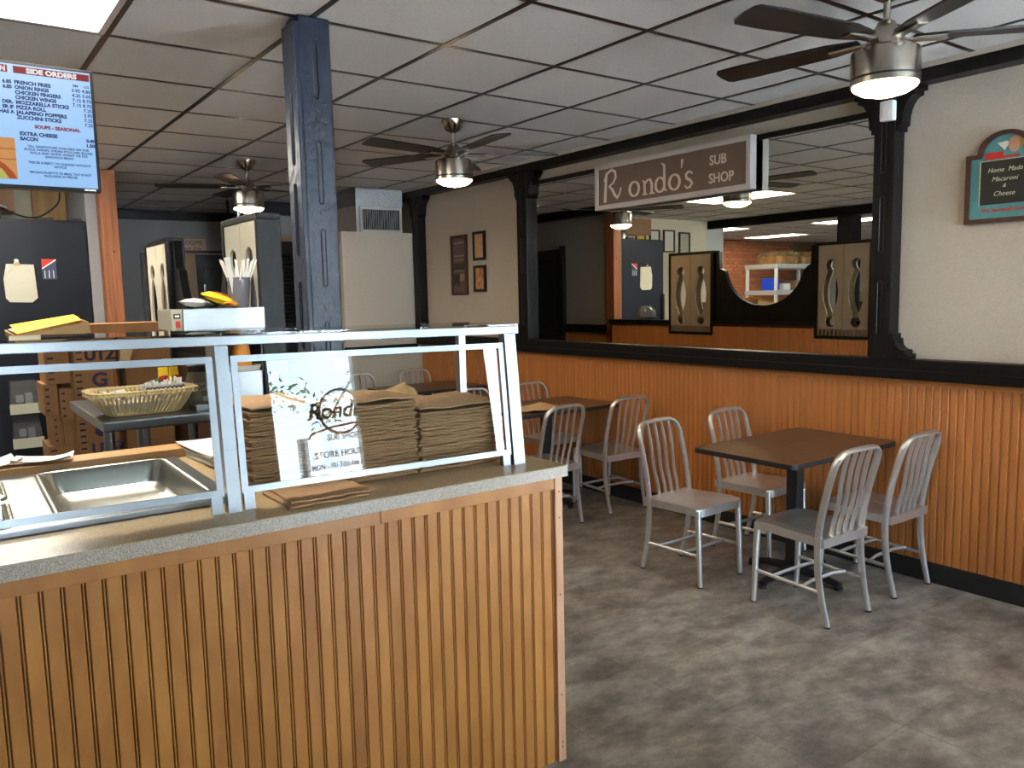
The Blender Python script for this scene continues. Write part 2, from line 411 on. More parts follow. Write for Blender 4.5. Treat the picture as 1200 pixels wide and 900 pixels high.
bx('bead_line', M['groove'], tr1, WX-.088, WX-.083, -1.0, 7.18, 1.098, 1.103)
bb = struct(bx('baseboard_right', M['rubber'], None, WX-.035, WX-.0005, -1.0, 7.18, 0.0005, .104, .004))
# ceiling beam along the right wall
tr2 = struct(bx('trim_2', M['blackwood'], None, 4.022, 4.128, -1.0, 10.19, 2.522, ZC-.0205, .006))
# posts on the right wall, with stepped brackets
def slot(parent, cx, cy, cz, hl, hw, axis='y', name='groove'):
    """carved elongated loop on a post face; axis 'y' = face looks -y, 'x' = face looks -x"""
    loop = arc(0, hl-hw, hw, 0, 180, 6)+arc(0, -hl+hw, hw, 180, 360, 6)
    P = [(cx+a, cy, cz+b_) if axis == 'y' else (cx, cy+a, cz+b_) for a, b_ in loop]
    return B().sweep(P, .0022, n=5, ref=(0, 1, 0) if axis == 'y' else (1, 0, 0), closed=True).done(name, M['groove'], parent)
def bracket_outline(wd, ht):
    s = wd
    o = [(0, 0), (s, 0), (s, -.025), (s-.018, -.025), (s-.018, -.045)]
    o += [(s-.018-(s-.05)*math.sin(math.radians(a)), -.045-(ht-.09)*(1-math.cos(math.radians(a)))) for a in (15, 30, 45, 60, 75, 90)]
    o += [(.03, -ht+.025), (.018, -ht+.025), (.018, -ht), (0, -ht)]
    return o
def wall_post(name, y0, y1, label, brackets, low=()):
    t = thing(name, label, 'post', (0, 0, 0))
    bx('shaft', M['blackwood'], t, 4.03, 4.1295, y0, y1, 1.158, 2.522, .008)
    for s in brackets:
        yb = y1 if s > 0 else y0
        plate('bracket', [bracket_outline(.115, .21)], .085, M['blackwood'], t, axes((4.078, yb, 2.522), (0, s, 0), (0, 0, 1)))
    for s in low:
        yb = y1 if s > 0 else y0
        plate('bracket', [[(a, -b_) for a, b_ in bracket_outline(.10, .13)]], .085, M['blackwood'], t, axes((4.078, yb, 1.158), (0, s, 0), (0, 0, 1)))
    yc = (y0+y1)/2
    for zc in (1.42, 1.85, 2.25): slot(t, 4.0285, yc, zc, .14, .012, 'x')
    return t
wall_post('wall_post', 2.19, 2.30, 'black carved wooden post at the near end of the wall mirror', (-1, 1), (-1,))
wall_post('wall_post', 5.27, 5.40, 'black carved wooden post between the mirror and the three framed pictures', (-1, 1), (1,))
wall_post('wall_post', 7.06, 7.16, 'black carved wooden corner post beside the low beige partition and duct', (-1, 1), (-1,))
# mirror
mr = thing('wall_mirror', 'large wall mirror above the wooden wainscot, behind the brown shop sign', 'mirror', (0, 0, 0))
bx('glass', M['mirror'], mr, 4.088, 4.1, 2.30, 5.27, 1.158, 2.412)
bx('backing', M['black'], mr, 4.1005, 4.1295, 2.30, 5.27, 1.158, 2.412)
bx('top_strip', M['blackwood'], mr, 4.075, 4.1295, 2.30, 5.27, 2.412, 2.444, .004)
# back of the dining room: low partition, closet wall, back wall
lp = struct(bx('wall_partition', M['plaster'], None, 3.27, WX-.0005, 7.18, 7.30, 0, 2.17))
bx('cap_rail', M['blackwood'], lp, 3.25, 4.05, 7.155, 7.18, .98, 1.06, .004)
bx('base_strip', M['rubber'], lp, 3.27, 4.09, 7.165, 7.18, 0, .1)
wb = struct(bx('wall_back', M['greywall'], None, 1.10, WX+.15, 10.2, 10.35, 0, ZC+.03))
bx('top_beam', M['blackwood'], wb, 1.25, WX, 10.08, 10.2, 2.50, ZC-.002, .005)
ws = struct(bx('wall_side', M['greywall'], None, 1.13, 1.24, 7.37, 10.2, 0, ZC))
bx('top_beam', M['blackwood'], ws, 1.24, 1.36, 7.37, 10.08, 2.50, ZC-.002, .005)
bx('lower_rail', M['blackwood'], ws, 1.24, 1.29, 7.37, 8.23, 1.03, 1.13, .004)
b1 = B(); yy = 7.39
while yy < 8.2: b1.box(1.24, 1.262, yy, yy+.038, .1, 1.03); yy += .0405
o = b1.done('wainscot_boards', M['amber'], ws); o['kind'] = 'stuff'
# side door seen in the mirror
d3 = struct(bx('door_3', M['door'], None, 1.2405, 1.28, 8.28, 9.35, 0.001, 2.12))
for zz in ((.2, 1.0), (1.1, 2.0)):
    bx('panel', M['black'], d3, 1.28, 1.288, 8.42, 9.2, zz[0], zz[1], .003)
bx('frame', M['black'], d3, 1.24, 1.30, 8.22, 8.28, 0.001, 2.16)
# restroom doorway on the back wall
d2 = struct(bx('door_2', M['door'], None, 2.72, 3.40, 10.15, 10.1995, 0.001, 2.10))
for zz in ((.2, .95), (1.1, 1.95)):
    for xx in ((2.80, 3.03), (3.10, 3.33)): bx('panel', M['black'], d2, xx[0], xx[1], 10.14, 10.15, zz[0], zz[1], .004)
bx('jamb', M['tan'], d2, 2.52, 2.72, 10.17, 10.1995, 0.001, 2.12)
bx('handle', M['nickel'], d2, 2.775, 2.80, 10.10, 10.14, 1.62, 1.74, .004)
bx('lintel', M['maroon'], d2, 2.50, 3.42, 10.165, 10.1995, 2.12, 2.15)
bx('trim_7', M['maroon'], wb, 2.10, 2.17, 10.17, 10.1995, .001, 2.12)
rs = thing('restroom_sign', 'small tan restroom sign with brown letters above the back doorway', 'sign', (2.50, 10.2, 2.2))
bx('board', M['tan'], rs, -.14, .36, -.02, -.0005, -.07, .10, .003)
bx('face', mat('sign_tan_mat', lin(206, 172, 144), .6), rs, -.13, .35, -.024, -.02, -.06, .09)
text('lettering', 'RESTROOMS', .072, M['maroon'], rs, axes((.11, -.0245, .02), (1, 0, 0), (0, 0, 1)), 'CENTER', .001, 0, .95)
text('lettering', 'Customers Only', .06, M['maroon'], rs, axes((.11, -.0245, -.045), (1, 0, 0), (0, 0, 1)), 'CENTER', .001, .25, .9)
# closet with black louvered bifold door
cw = struct(bx('wall_closet', M['greywall'], None, 2.95, WX-.0005, 8.8, 8.9, 0, ZC))
bx('lintel', M['tan'], cw, 2.98, 4.08, 8.77, 8.8, 2.18, 2.235)
bx('top_beam', M['blackwood'], cw, 2.70, 4.02, 8.70, 8.8, 2.46, ZC-.002)
d4 = struct(bx('door_4', M['black'], None, 3.0, 3.95, 8.775, 8.7995, 0.001, 2.18))
for xa in (3.02, 3.50):
    for side in (0, 1): bx('stile', M['door'], d4, xa+side*.40, xa+side*.40+.05, 8.74, 8.775, .02, 2.16)
    bx('mid_rail', M['door'], d4, xa+.05, xa+.40, 8.745, 8.775, 1.0, 1.08)
    bx('head_rail', M['door'], d4, xa+.05, xa+.40, 8.745, 8.775, 2.06, 2.16)
    sl = None
    for k in range(44):
        z = .06+k*.0455
        if .96 < z < 1.09 or z > 2.05: continue
        if sl is None:
            sl = B().box(-.175, .175, -.018, .018, -.003, .003, 0, Matrix.Rotation(-.6, 4, 'X')).done('slat', M['door'], d4, loc=(xa+.225, 8.757, z))
        else: part(sl, d4, (xa+.225, 8.757, z))
for k, xx in enumerate((2.78, 2.86, 2.95)):
    tag(B().sweep([(xx, 8.66, 2.16), (xx, 8.66, 2.46)], .022, n=12).done('pipe', M['alu'], None, True), ('grey vertical pipe farthest left in front of the closet wall', 'middle grey vertical pipe above the louvered door', 'grey vertical pipe nearest the black post above the louvered door')[k], 'pipe', 'pipes above the louvered door')
tag(bx('pipe_shelf', M['tan'], None, 2.70, 2.995, 8.60, 8.7995, 2.10, 2.16), 'pale ledge under the grey pipes beside the louvered door', 'ledge')
# kitchen back wall with pillar, second dining room beyond
wk = struct(bx('wall_kitchen', M['creamwall'], None, -1.80, 1.13, 8.4, 8.5, 0, ZC))
wp = struct(bx('wall_pillar', mat('pillar_grey_mat', lin(200, 202, 198), .7), None, -2.2, -1.801, 8.4, 8.7, 0, ZC))
wl = struct(bx('wall_left', M['greywall'], None, -9.2, -9.05, -1.2, 13.2, 0, ZC))
we = struct(bx('wall_brick', M['mortar'], None, -9.05, 1.1, 11.2, 11.4, 0, ZC))
br = None
for r in range(21):
    for k in range(13):
        z = 1.08+.072*r; x = -8.1+.212*k+(.106 if r % 2 else 0)
        if br is None: br = bx('brick', M['brick'], we, x, x+.20, 11.185, 11.21, z, z+.062); brx, brz = x, z
        else: part(br, we, (x-brx, random.uniform(-.004, .003), z-brz))
tr3 = struct(bx('trim_3', M['blackwood'], None, -1.92, -1.80, -1.0, 8.39, 2.48, ZC-.0005, .006))
tag(bx('black_post', M['blackwood'], None, -1.97, -1.75, 5.93, 6.15, .001, 2.479, .01), 'black square post standing under the beam behind the counter, seen in the mirror', 'post')
# wooden wall board, soffit and hood over the kitchen
tag(bx('plywood_panel', mat('plywood_mat', lin(200, 158, 100), .6, var=(12, 12, 1.5, .8), col2=lin(170, 124, 72)), None, .86, 1.125, 8.36, 8.3995, 1.6, 2.6), 'knotty pale plywood panel on the kitchen wall behind the cedar post', 'panel')
tag(bx('ceiling_soffit', mat('soffit_brown_mat', lin(150, 108, 72), .6), None, -.2, .70, 8.05, 8.3995, 2.33, 2.55), 'brown boxed soffit under the ceiling at the back of the kitchen', 'soffit')
hd = thing('exhaust_pipe', 'grey metal exhaust pipe above the black refrigerator at left edge', 'pipe', (.50, 7.92, 2.208))
B().lathe([(.085, .012), (.085, .10), (.07, .14), (.05, .17), (.05, .39)], n=28).done('cowl', M['steel'], hd, True)
B().lathe([(.09, .0), (.09, .012)], n=28).done('rim', M['black'], hd, True)
B().sweep([(.0, 0, .12), (.09, -.02, .15), (.13, -.02, .13)], .012, n=10).done('spout', M['steel'], hd, True)
# cable hanging below the screen
tag(B().sweep(smoothpath([(.30, 8.0, 2.46), (.50, 8.03, 2.40), (.68, 7.95, 2.30), (.80, 7.95, 2.27), (.90, 7.95, 2.30), (1.02, 7.95, 2.42), (1.02, 7.95, 2.6)], 6), .007, n=6).done('cable', M['rubber'], None, True), 'black cable sagging across the kitchen wall below the menu screen', 'cable')
# framed certificates on the kitchen wall (seen in the mirror)
fr0 = [(-.33, 2.25, .20, .22, M['maroon'], M['yellow'], 'red framed certificate with yellow sheet on the kitchen wall'),
       (-.62, 2.27, .21, .28, M['black'], M['paper'], 'black framed certificate beside the yellow one, on the kitchen wall'),
       (-.93, 2.25, .24, .33, M['maroon'], M['paper'], 'maroon framed white certificate on the kitchen wall'),
       (-1.27, 2.22, .24, .34, M['black'], M['creampanel'], 'black framed cream certificate nearest the grey pillar')]
for x, z, wd, ht, fm, pm, lb in fr0:
    z += .03
    t = thing('certificate_frame', lb, 'picture frame', (x, 8.399, z), 0, 'certificates on the kitchen wall')
    B().box(-wd/2, wd/2, -.025, 0, ht/2-.02, ht/2).box(-wd/2, wd/2, -.025, 0, -ht/2, -ht/2+.02).box(-wd/2, -wd/2+.02, -.025, 0, -ht/2+.02, ht/2-.02).box(wd/2-.02, wd/2, -.025, 0, -ht/2+.02, ht/2-.02).done('frame', fm, t)
    bx('sheet', pm, t, -wd/2+.02, wd/2-.02, -.012, -.0005, -ht/2+.02, ht/2-.02)
# ================================================================== FRONT WALL (behind the camera) with daylight openings
FY = -1.0
wf = struct(thing('wall_front', '', ''))
for k in ('label', 'category'): del wf[k]
dk = mat('front_wall_mat', lin(108, 92, 80), .8)
ops = [(-6.0, -3.2, .75, 2.25), (-.40, .165, .75, 2.25), (1.555, 2.205, .12, 2.15), (3.165, 4.08, .15, 2.52)]  # right-hand opening enlarged to floor length to brighten the chairs
ops = ops[:3]+[(2.32, 3.08, 1.95, 2.52)]+ops[3:]; tops = [None, None, (2.22, 2.52), None, None]  # added high window and transom over the door, for more light on the floor
xs = -9.05
for (a, b_, z0, z1), tp_ in zip(ops, tops):
    bx('pier', dk, wf, xs, a, FY-.15, FY, 0, ZC); 
    bx('sill', dk, wf, a, b_, FY-.15, FY, 0, z0); xs = b_
    if tp_:
        bx('header', dk, wf, a, b_, FY-.15, FY, z1, tp_[0]); bx('header', dk, wf, a, b_, FY-.15, FY, tp_[1], ZC); portal('daylight_portal', a, b_, tp_[0], tp_[1], FY+.01)
    else: bx('header', dk, wf, a, b_, FY-.15, FY, z1, ZC)
    portal('daylight_portal', a, b_, z0, z1, FY+.01)
bx('pier', dk, wf, xs, WX+.15, FY-.15, FY, 0, ZC)
def window(name, a, b_, z0, z1, mull=()):
    t = struct(bpy.data.objects.new(name, None)); COL.objects.link(t)
    y0, y1 = FY-.11, FY-.05; f = .04
    for (p, q, r, s) in ((a, b_, z0, z0+f), (a, b_, z1-f, z1), (a, a+f, z0+f, z1-f), (b_-f, b_, z0+f, z1-f)):
        bx('frame', M['rail'], t, p, q, y0, y1, r, s)
    for mx in mull: bx('mullion', M['rail'], t, mx-.02, mx+.02, y0, y1, z0+f, z1-f)
    bx('pane', M['pane'], t, a+f, b_-f, FY-.083, FY-.077, z0+f, z1-f)
    return t
window('window_1', *ops[0], mull=(-4.6,)); window('window_2', *ops[1], mull=()); window('window_3', *ops[4]); window('added_window_4', *ops[3]); window('added_transom', ops[2][0], ops[2][1], 2.22, 2.52)  # the high window and the transom are unseen additions that let in skylight
d1 = window('door_1', *ops[2])
bx('push_bar', M['rail'], d1, 1.605, 2.155, FY-.05, FY-.02, .98-.2, 1.0-.2)
def dtext(s, x, z, size, m, al='LEFT', shear=0, sx=1, bold=0): text('lettering', s, size, m, d1, axes((x-.115, FY-.086, z), (1, 0, 0), (0, 0, 1)), al, .001, shear, sx, bold)
# door logo: red ring, script name and swash, hours below
B().sweep([(x, FY-.086, z) for x, z in arc(2.055, 1.40, .145, 0, 351, 39)], .012, .001, n=4, ref=(0, 1, 0), closed=True).done('logo_ring', M['decal'], d1)
dtext("Rondo's", 1.94, 1.36, .15, M['decal'], 'LEFT', .3, .95, .003)
bsw = B(); b2 = [(1.815, 1.235), (1.845, 1.27), (1.985, 1.30), (2.155, 1.315)]
bsw.sweep([(x, FY-.086, z) for x, z in b2], .010, .001, n=4, ref=(0, 1, 0)).done('logo_swash', M['decal'], d1)
dtext('SUB SHOP', 2.17, 1.215, .055, M['red'], 'CENTER', 0, .9, .001)
dtext('STORE HOURS', 2.14, 1.105, .058, M['decal'], 'CENTER', 0, .95, .0014)
dtext('MON - FRI 7:00 AM - 8', 1.93, 1.03, .053, M['decal'], 'LEFT', 0, .74, .0012)
dtext('SATURDAY 7:00 AM', 1.92, .955, .053, M['decal'], 'LEFT', 0, .8, .0012)
# outside: pavement, lamp post and tree (seen reflected in the sneeze guard)
gd = struct(bx('ground_outside', M['asphalt'], None, -40, 40, -60, FY-.15, -.25, -.12))
lpst = tag(B().sweep([(2.82, -4.2, -.12), (2.82, -4.2, 1.32)], .055, n=10).done('sign_pole', M['steel'], None, True), 'grey metal pole standing on the pavement outside the glass door', 'pole')
def tree(name, label, x, y, h, crown, nleaf, seed):
    rnd = random.Random(seed); t = thing(name, label, 'tree', (x, y, -.12))
    B().sweep([(0, 0, 0), (.05, 0, h*.3), (0, .05, h*.62)], [.14, .11, .06], n=8).done('trunk', M['bark'], t, True)
    bb_ = B(); tips = []
    for k in range(16):
        a = rnd.uniform(0, 2*PI); z0 = h*rnd.uniform(.35, .6); r = crown*rnd.uniform(.5, 1)
        p1 = Vector((0, 0, z0)); p3 = Vector((r*math.cos(a), r*math.sin(a), z0+h*rnd.uniform(-.05, .3))); p2 = (p1+p3)/2+Vector((0, 0, h*.1))
        bb_.sweep(smoothpath([p1, p2, p3], 4), .018, n=4); tips += [p1.lerp(p3, f_)+Vector((0, 0, h*.1*math.sin(f_*PI))) for f_ in (.35, .5, .65, .8, .92, 1)]
    bb_.done('branches', M['bark'], t)['kind'] = 'stuff'
    lb = B()
    for k in range(nleaf):
        c = rnd.choice(tips)+Vector((rnd.gauss(0, .22), rnd.gauss(0, .22), rnd.gauss(-.05, .16)))
        q = Quaternion((rnd.gauss(0, 1), rnd.gauss(0, 1), rnd.gauss(0, 1), rnd.gauss(0, 1))).normalized(); s = rnd.uniform(.035, .07)
        vs = [q @ Vector(v)*s+c for v in ((-1, 0, 0), (0, -.4, .1), (1, 0, 0), (0, .4, .1))]
        lb.m.faces.new([lb.m.verts.new(v) for v in vs])
    o = lb.done('leaves', M['leaf'], t); o['kind'] = 'stuff'
tree('street_tree', 'leafy green tree on the pavement outside, left of the sign pole', 1.95, -7.2, 4.0, 2.7, 2600, 3)
tree('street_tree', 'larger green tree farther outside, right of the sign pole', 6.9, -10.2, 6.4, 2.3, 3000, 5)

# ================================================================== LIGHTS AND FANS
def panel_light(x0, y0, label, ny=2, z=ZC):
    t = thing('ceiling_light', label, 'ceiling light', (x0, y0, z), 0, 'fluorescent ceiling panels')
    W_, L_ = CT, CT*ny
    B().box(.011, .035, .011, L_-.011, -.004, .02).box(W_-.035, W_-.011, .011, L_-.011, -.004, .02).box(.035, W_-.035, .011, .035, -.004, .02).box(.035, W_-.035, L_-.035, L_-.011, -.004, .02).done('frame', M['signframe'], t)
    bx('diffuser', M['panel'], t, .035, W_-.035, .035, L_-.035, .002, .012)
    return t
panel_light(X0-CT, Y0, 'bright ceiling light panel above the menu screen, at the top left corner')
panel_light(X0-CT, Y0+5*CT, 'ceiling light panel behind the menu screen, seen in the mirror right of the sign')
panel_light(X0-CT, Y0+10*CT, 'ceiling light panel farthest back over the kitchen')
panel_light(-3.6, 8.9, 'ceiling light panel in the far dining room, left one in the mirror', 2, ZC-.013)
panel_light(-6.1, 9.4, 'ceiling light panel in the far dining room, middle one in the mirror', 2, ZC-.013)
panel_light(-4.2, 6.6, 'ceiling light panel in the far dining room, cut by the black post in the mirror', 2, ZC-.013)
def make_fan(loc, base, label):
    t = thing('ceiling_fan', label, 'ceiling fan', loc, 0, 'ceiling fans with lights')
    B().lathe([(.018, -.075), (.045, -.06), (.066, -.02), (.07, -.001)], n=28).done('canopy', M['nickel'], t, True)
    B().lathe([(.012, -.16), (.012, -.07)], n=14).done('downrod', M['nickel'], t, True)
    B().lathe([(.072, -.245), (.062, -.20), (.040, -.165), (.028, -.145), (.02, -.14)], n=28).done('coupling_cover', M['nickel'], t, True)
    B().lathe([(.10, -.236), (.114, -.245), (.116, -.255), (.116, -.335)], n=36).done('motor_housing', M['nickel'], t, True)
    B().lathe([(.112, -.342), (.112, -.335)], n=36).done('seam_ring', M['black'], t, True)
    B().lathe([(.116, -.362), (.116, -.342)], n=36).done('light_collar', M['nickel'], t, True)
    B().lathe([(.004, -.40), (.04, -.397), (.08, -.386), (.106, -.370), (.110, -.362)], n=36).done('light_dome', M['dome'], t, True)
    bl = None
    for k in range(5):
        a = math.radians(base+72*k)
        if bl is None:
            out = [(.09, -.03), (.2, -.055), (.54, -.066), (.64, -.062), (.655, -.046), (.66, 0), (.655, .046), (.64, .062), (.54, .066), (.2, .055), (.09, .03)]
            bl = plate('blade', [out], .008, M['blade'], t, Matrix.Translation((0, 0, -.20)) @ Matrix.Rotation(.13, 4, 'X'))
            bl.rotation_euler = (0, 0, a)
            iron = bl
        else: part(bl, t, (0, 0, 0), (0, 0, a))
    arm = None
    for bl_ in [c for c in t.children if c.name.startswith('blade')]:
        if arm is None: arm = B().box(.05, .2, -.018, .018, -.214, -.206).done('blade_arm', M['nickel'], bl_)
        else: part(arm, bl_)
    return t
make_fan((2.83, 1.58, ZC), 170, 'brushed nickel ceiling fan nearest the viewer, its lit dome by the right wall post')
make_fan((2.72, 4.28, ZC), 46, 'brushed nickel ceiling fan over the middle of the room, left of the shop sign')
make_fan((2.10, 6.28, ZC), 20, 'farthest brushed nickel ceiling fan, behind the carved divider panel')

# ================================================================== COUNTER
CY, CX, CZ = 1.822, 1.503, 1.02
before_counter = set(COL.objects)
cb = thing('service_counter', 'beadboard serving counter in honey-stained wood, in the foreground', 'counter', (0, 0, 0))
bx('front_backing', M['amberback'], cb, -.9, CX-.028, CY+.022, CY+.04, .09, .985)
bx('end_panel', M['honey'], cb, CX-.024, CX, CY+.03, 2.93, .09, .985)
bx('rear_panel', M['amberback'], cb, -.9, CX-.028, 2.89, 2.93, 0.001, .985)
bx('toe_kick', M['navy'], cb, -.9, CX-.06, CY+.07, CY+.10, .001, .09)
bx('toe_kick', M['navy'], cb, CX-.08, CX-.06, CY+.10, 2.89, .001, .09)
B().box(-.9, .905, CY-.008, CY+.006, .950, .985, .002).done('top_rail', M['honey'], cb)
B().box(.9065, CX-.029, CY-.008, CY+.006, .950, .985, .002).done('top_rail', M['honey'], cb)
bx('corner_post', M['pinkwood'], cb, CX-.0275, CX, CY-.010, CY+.03, .085, .985, .003)
for zz in (.30, .62, .86, .94, .13, .145):
    B().box(CX-.016, CX-.012, CY-.0112, CY-.0098, zz, zz+.004).done('nail_hole', M['groove'], cb)
mp = None; x = CX-.0295
while x > -.75:
    if mp is None: mp = plank_mesh(.0390, .865, .022).done('plank', M['honey'], cb); o = mp
    else: o = part(mp, cb)
    x -= .0390
    o.location = (x, CY+.022, .085)
bx('counter_shelf', M['cartonlight'], cb, -.9, CX-.03, CY+.05, 2.88, .45, .47)
# countertop with opening for the steam table
ctp = thing('countertop', 'speckled beige laminate countertop with rounded speckled front edge', 'countertop', (0, 0, 0))
x1, y0, y1 = CX+.016, CY-.018, 2.95
plate('slab', [[(-.9, y0+.004), (x1-.004, y0+.004), (x1-.004, y1), (-.9, y1)], [(-.34, 2.06), (.595, 2.06), (.595, 2.715), (-.34, 2.715)]], .033, M['counter'], ctp, Matrix.Translation((0, 0, CZ-.0165)))
B().box(-.9, x1-.0041, y0, y0+.0039, CZ-.034, CZ-.0012, .001).done('front_edge', M['edge'], ctp)
B().box(x1-.004, x1, y0, y1, CZ-.034, CZ-.0012, .001).done('end_edge', M['edge'], ctp)
# steam table insert
st = thing('steam_table', 'stainless steel steam table deck sunk in the counter behind the glass', 'food warmer', (0, 0, 0))
pans = [(.205, .575, 2.09, 2.69, .07), (-.20, .125, 2.085, 2.35, .06), (-.20, .125, 2.40, 2.66, .06)]
holes = [[(x, y) for x, y, z in rrect(a+.012, b_-.012, c+.012, d-.012, .03, 0)] for a, b_, c, d, e in pans]
plate('deck', [[(-.36, 2.03), (.61, 2.03), (.61, 2.735), (-.36, 2.735)]]+holes, .006, M['steel'], st, Matrix.Translation((0, 0, CZ+.0045)))
B().box(-.36, .612, 2.012, 2.032, CZ+.0005, CZ+.016, .003).done('front_lip', M['rail'], st)
B().box(-.34, .595, 2.06, 2.715, CZ-.16, CZ-.15).done('well_bottom', M['steel'], st)
for k, (a, b_, c, d, dp) in enumerate(pans):
    lb = ('large rectangular stainless steam pan, empty, beside the middle glass post', 'small empty stainless pan at the front left of the steam table', 'small empty stainless pan behind the other small one, by the paper sheets')[k]
    t = thing('steam_pan', lb, 'pan', (0, 0, CZ), 0, 'steam table pans')
    z = .0085
    R = [rrect(a, b_, c, d, .03, z), rrect(a, b_, c, d, .03, z+.004), rrect(a+.006, b_-.006, c+.006, d-.006, .028, z+.007), rrect(a+.018, b_-.018, c+.018, d-.018, .03, z+.004),
         rrect(a+.024, b_-.024, c+.024, d-.024, .035, z-.012), rrect(a+.034, b_-.034, c+.034, d-.034, .045, z-dp+.012), rrect(a+.05, b_-.05, c+.05, d-.05, .045, z-dp)]
    B().loft(R, (False, True)).done('basin', M['polish'], t, True)
    B().loft([rrect(a+.016, b_-.016, c+.016, d-.016, .03, z+.0065), rrect(a+.012, b_-.012, c+.012, d-.012, .03, z+.0085), rrect(a+.008, b_-.008, c+.008, d-.008, .03, z+.0068)], (False, False)).done('rim_bead', M['polish'], t, True)
# cutting board, papers, deli paper
tag(B().box(-.30, .665, 2.745, 2.86, CZ+.0005, CZ+.028, .003).done('cutting_board', mat('board_wood_mat', lin(196, 150, 98), .5, var=(2, 40, 40, .6), col2=lin(178, 130, 80)), None), 'long light wooden cutting board behind the steam pan', 'cutting board')
def sheet(name, label, cat, cx, cy, cz, w_, d_, rz, m, grp=None, bend=.004, nx=6, ny=4, seed=1, th=.0012):
    rn = random.Random(seed); b = B(); g = []
    for lay in (0, 1):
        rows = []
        for i in range(nx+1):
            row = []
            for j in range(ny+1):
                e = ((i/nx-.5)*2)**2*((j/ny-.5)*2)**2
                row.append(b.m.verts.new(((i/nx-.5)*w_, (j/ny-.5)*d_, bend*(e*1.5+.5*math.sin(i*1.3+seed)*math.sin(j*1.7)+.5)+th*lay)))
            rows.append(row)
        g.append(rows)
    for lay in (0, 1):
        for i in range(nx):
            for j in range(ny):
                q = [g[lay][i][j], g[lay][i+1][j], g[lay][i+1][j+1], g[lay][i][j+1]]; b.m.faces.new(q if lay else q[::-1])
    edge = [(i, 0) for i in range(nx)]+[(nx, j) for j in range(ny)]+[(i, ny) for i in range(nx, 0, -1)]+[(0, j) for j in range(ny, 0, -1)]
    for k in range(len(edge)):
        (a, c), (d, e) = edge[k], edge[(k+1) % len(edge)]; b.m.faces.new((g[0][a][c], g[0][d][e], g[1][d][e], g[1][a][c]))
    o = b.done(name, m, None, False, (cx, cy, cz)); o.rotation_euler = (0, 0, rz)
    return tag(o, label, cat, grp)
sheet('paper_sheet', 'white paper sheet leaning left over the cutting board end', 'paper', .10, 2.80, CZ+.031, .16, .10, .3, M['paper'], 'papers on the cutting board', .012, seed=2)
sheet('paper_sheet', 'white folded paper sheet on the cutting board, right one', 'paper', .24, 2.79, CZ+.034, .16, .09, -.25, M['paper'], 'papers on the cutting board', .008, seed=5)
sheet('paper_sheet', 'grey crumpled paper sheet at the edge of the small pans', 'paper', .03, 2.80, CZ+.046, .12, .07, .7, M['paper'], 'papers on the cutting board', .014, seed=9)
for k in range(9):
    sheet('deli_paper', 'sheet of white deli paper in the stack behind the middle glass post', 'paper', .76+random.uniform(-.004, .004), 2.66+random.uniform(-.004, .004), CZ+.001+.0040*k, .22, .36, .05+random.uniform(-.03, .03), M['paper'], 'stacked deli paper', .002, seed=20+k, th=.0016)

# ================================================================== SNEEZE GUARD
sg = thing('sneeze_guard', 'aluminium framed glass sneeze guard with top shelf on the counter', 'sneeze guard', (0, 0, 0))
TILT = math.tan(math.radians(5.8))
fy = lambda z: 1.912+(z-CZ)*TILT
def leg(x0, x1):
    R = []
    for z in (CZ+.0005, 1.415):
        R.append([(x0, fy(z)-.006, z), (x1, fy(z)-.006, z), (x1, fy(z)+.026, z), (x0, fy(z)+.026, z)])
    return B().loft(R).done('front_leg', M['rail'], sg)
leg(1.396, 1.436); leg(.552, .583); leg(-.335, -.30)
B().box(-.345, 1.440, 1.934, 1.968, 1.4145, 1.437, .002).done('front_rail', M['rail'], sg)
B().box(-.345, 1.440, 2.222, 2.246, 1.422, 1.437, .002).done('rear_rail', M['rail'], sg)
B().box(1.418, 1.440, 1.968, 2.222, 1.422, 1.437, .002).done('end_rail', M['rail'], sg)
bx('shelf_pane', M['clear'], sg, -.345, 1.440, 1.936, 2.244, 1.4375, 1.4435)
for xa in (1.405, -.335): bx('rear_post', M['rail'], sg, xa, xa+.024, 2.222, 2.246, CZ+.0005, 1.422)
def pane(x0, x1, z0=1.052, z1=1.388):
    def slab(name, m, a, b_, c, d, o0, o1, par):
        R = [[(a, fy(z)+o0, z), (b_, fy(z)+o0, z), (b_, fy(z)+o1, z), (a, fy(z)+o1, z)] for z in (c, d)]
        return B().loft(R).done(name, m, par)
    g = slab('glass_pane', M['clear'], x0+.010, x1-.010, z0+.008, z1-.008, .006, .0075, sg)
    f = .016
    slab('frame', M['rail'], x0, x1, z1-f, z1, 0, .005, g); slab('frame', M['rail'], x0, x1, z0, z0+f, 0, .005, g)
    slab('frame', M['rail'], x0, x0+f, z0+f, z1-f, 0, .005, g); slab('frame', M['rail'], x1-f, x1, z0+f, z1-f, 0, .005, g)
    for xx in (x0+.004, x1-.03):
        slab('stop_block', M['rail'], xx, xx+.026, CZ+.0005, z0, .002, .02, g)
pane(.589, 1.392); pane(-.297, .546)

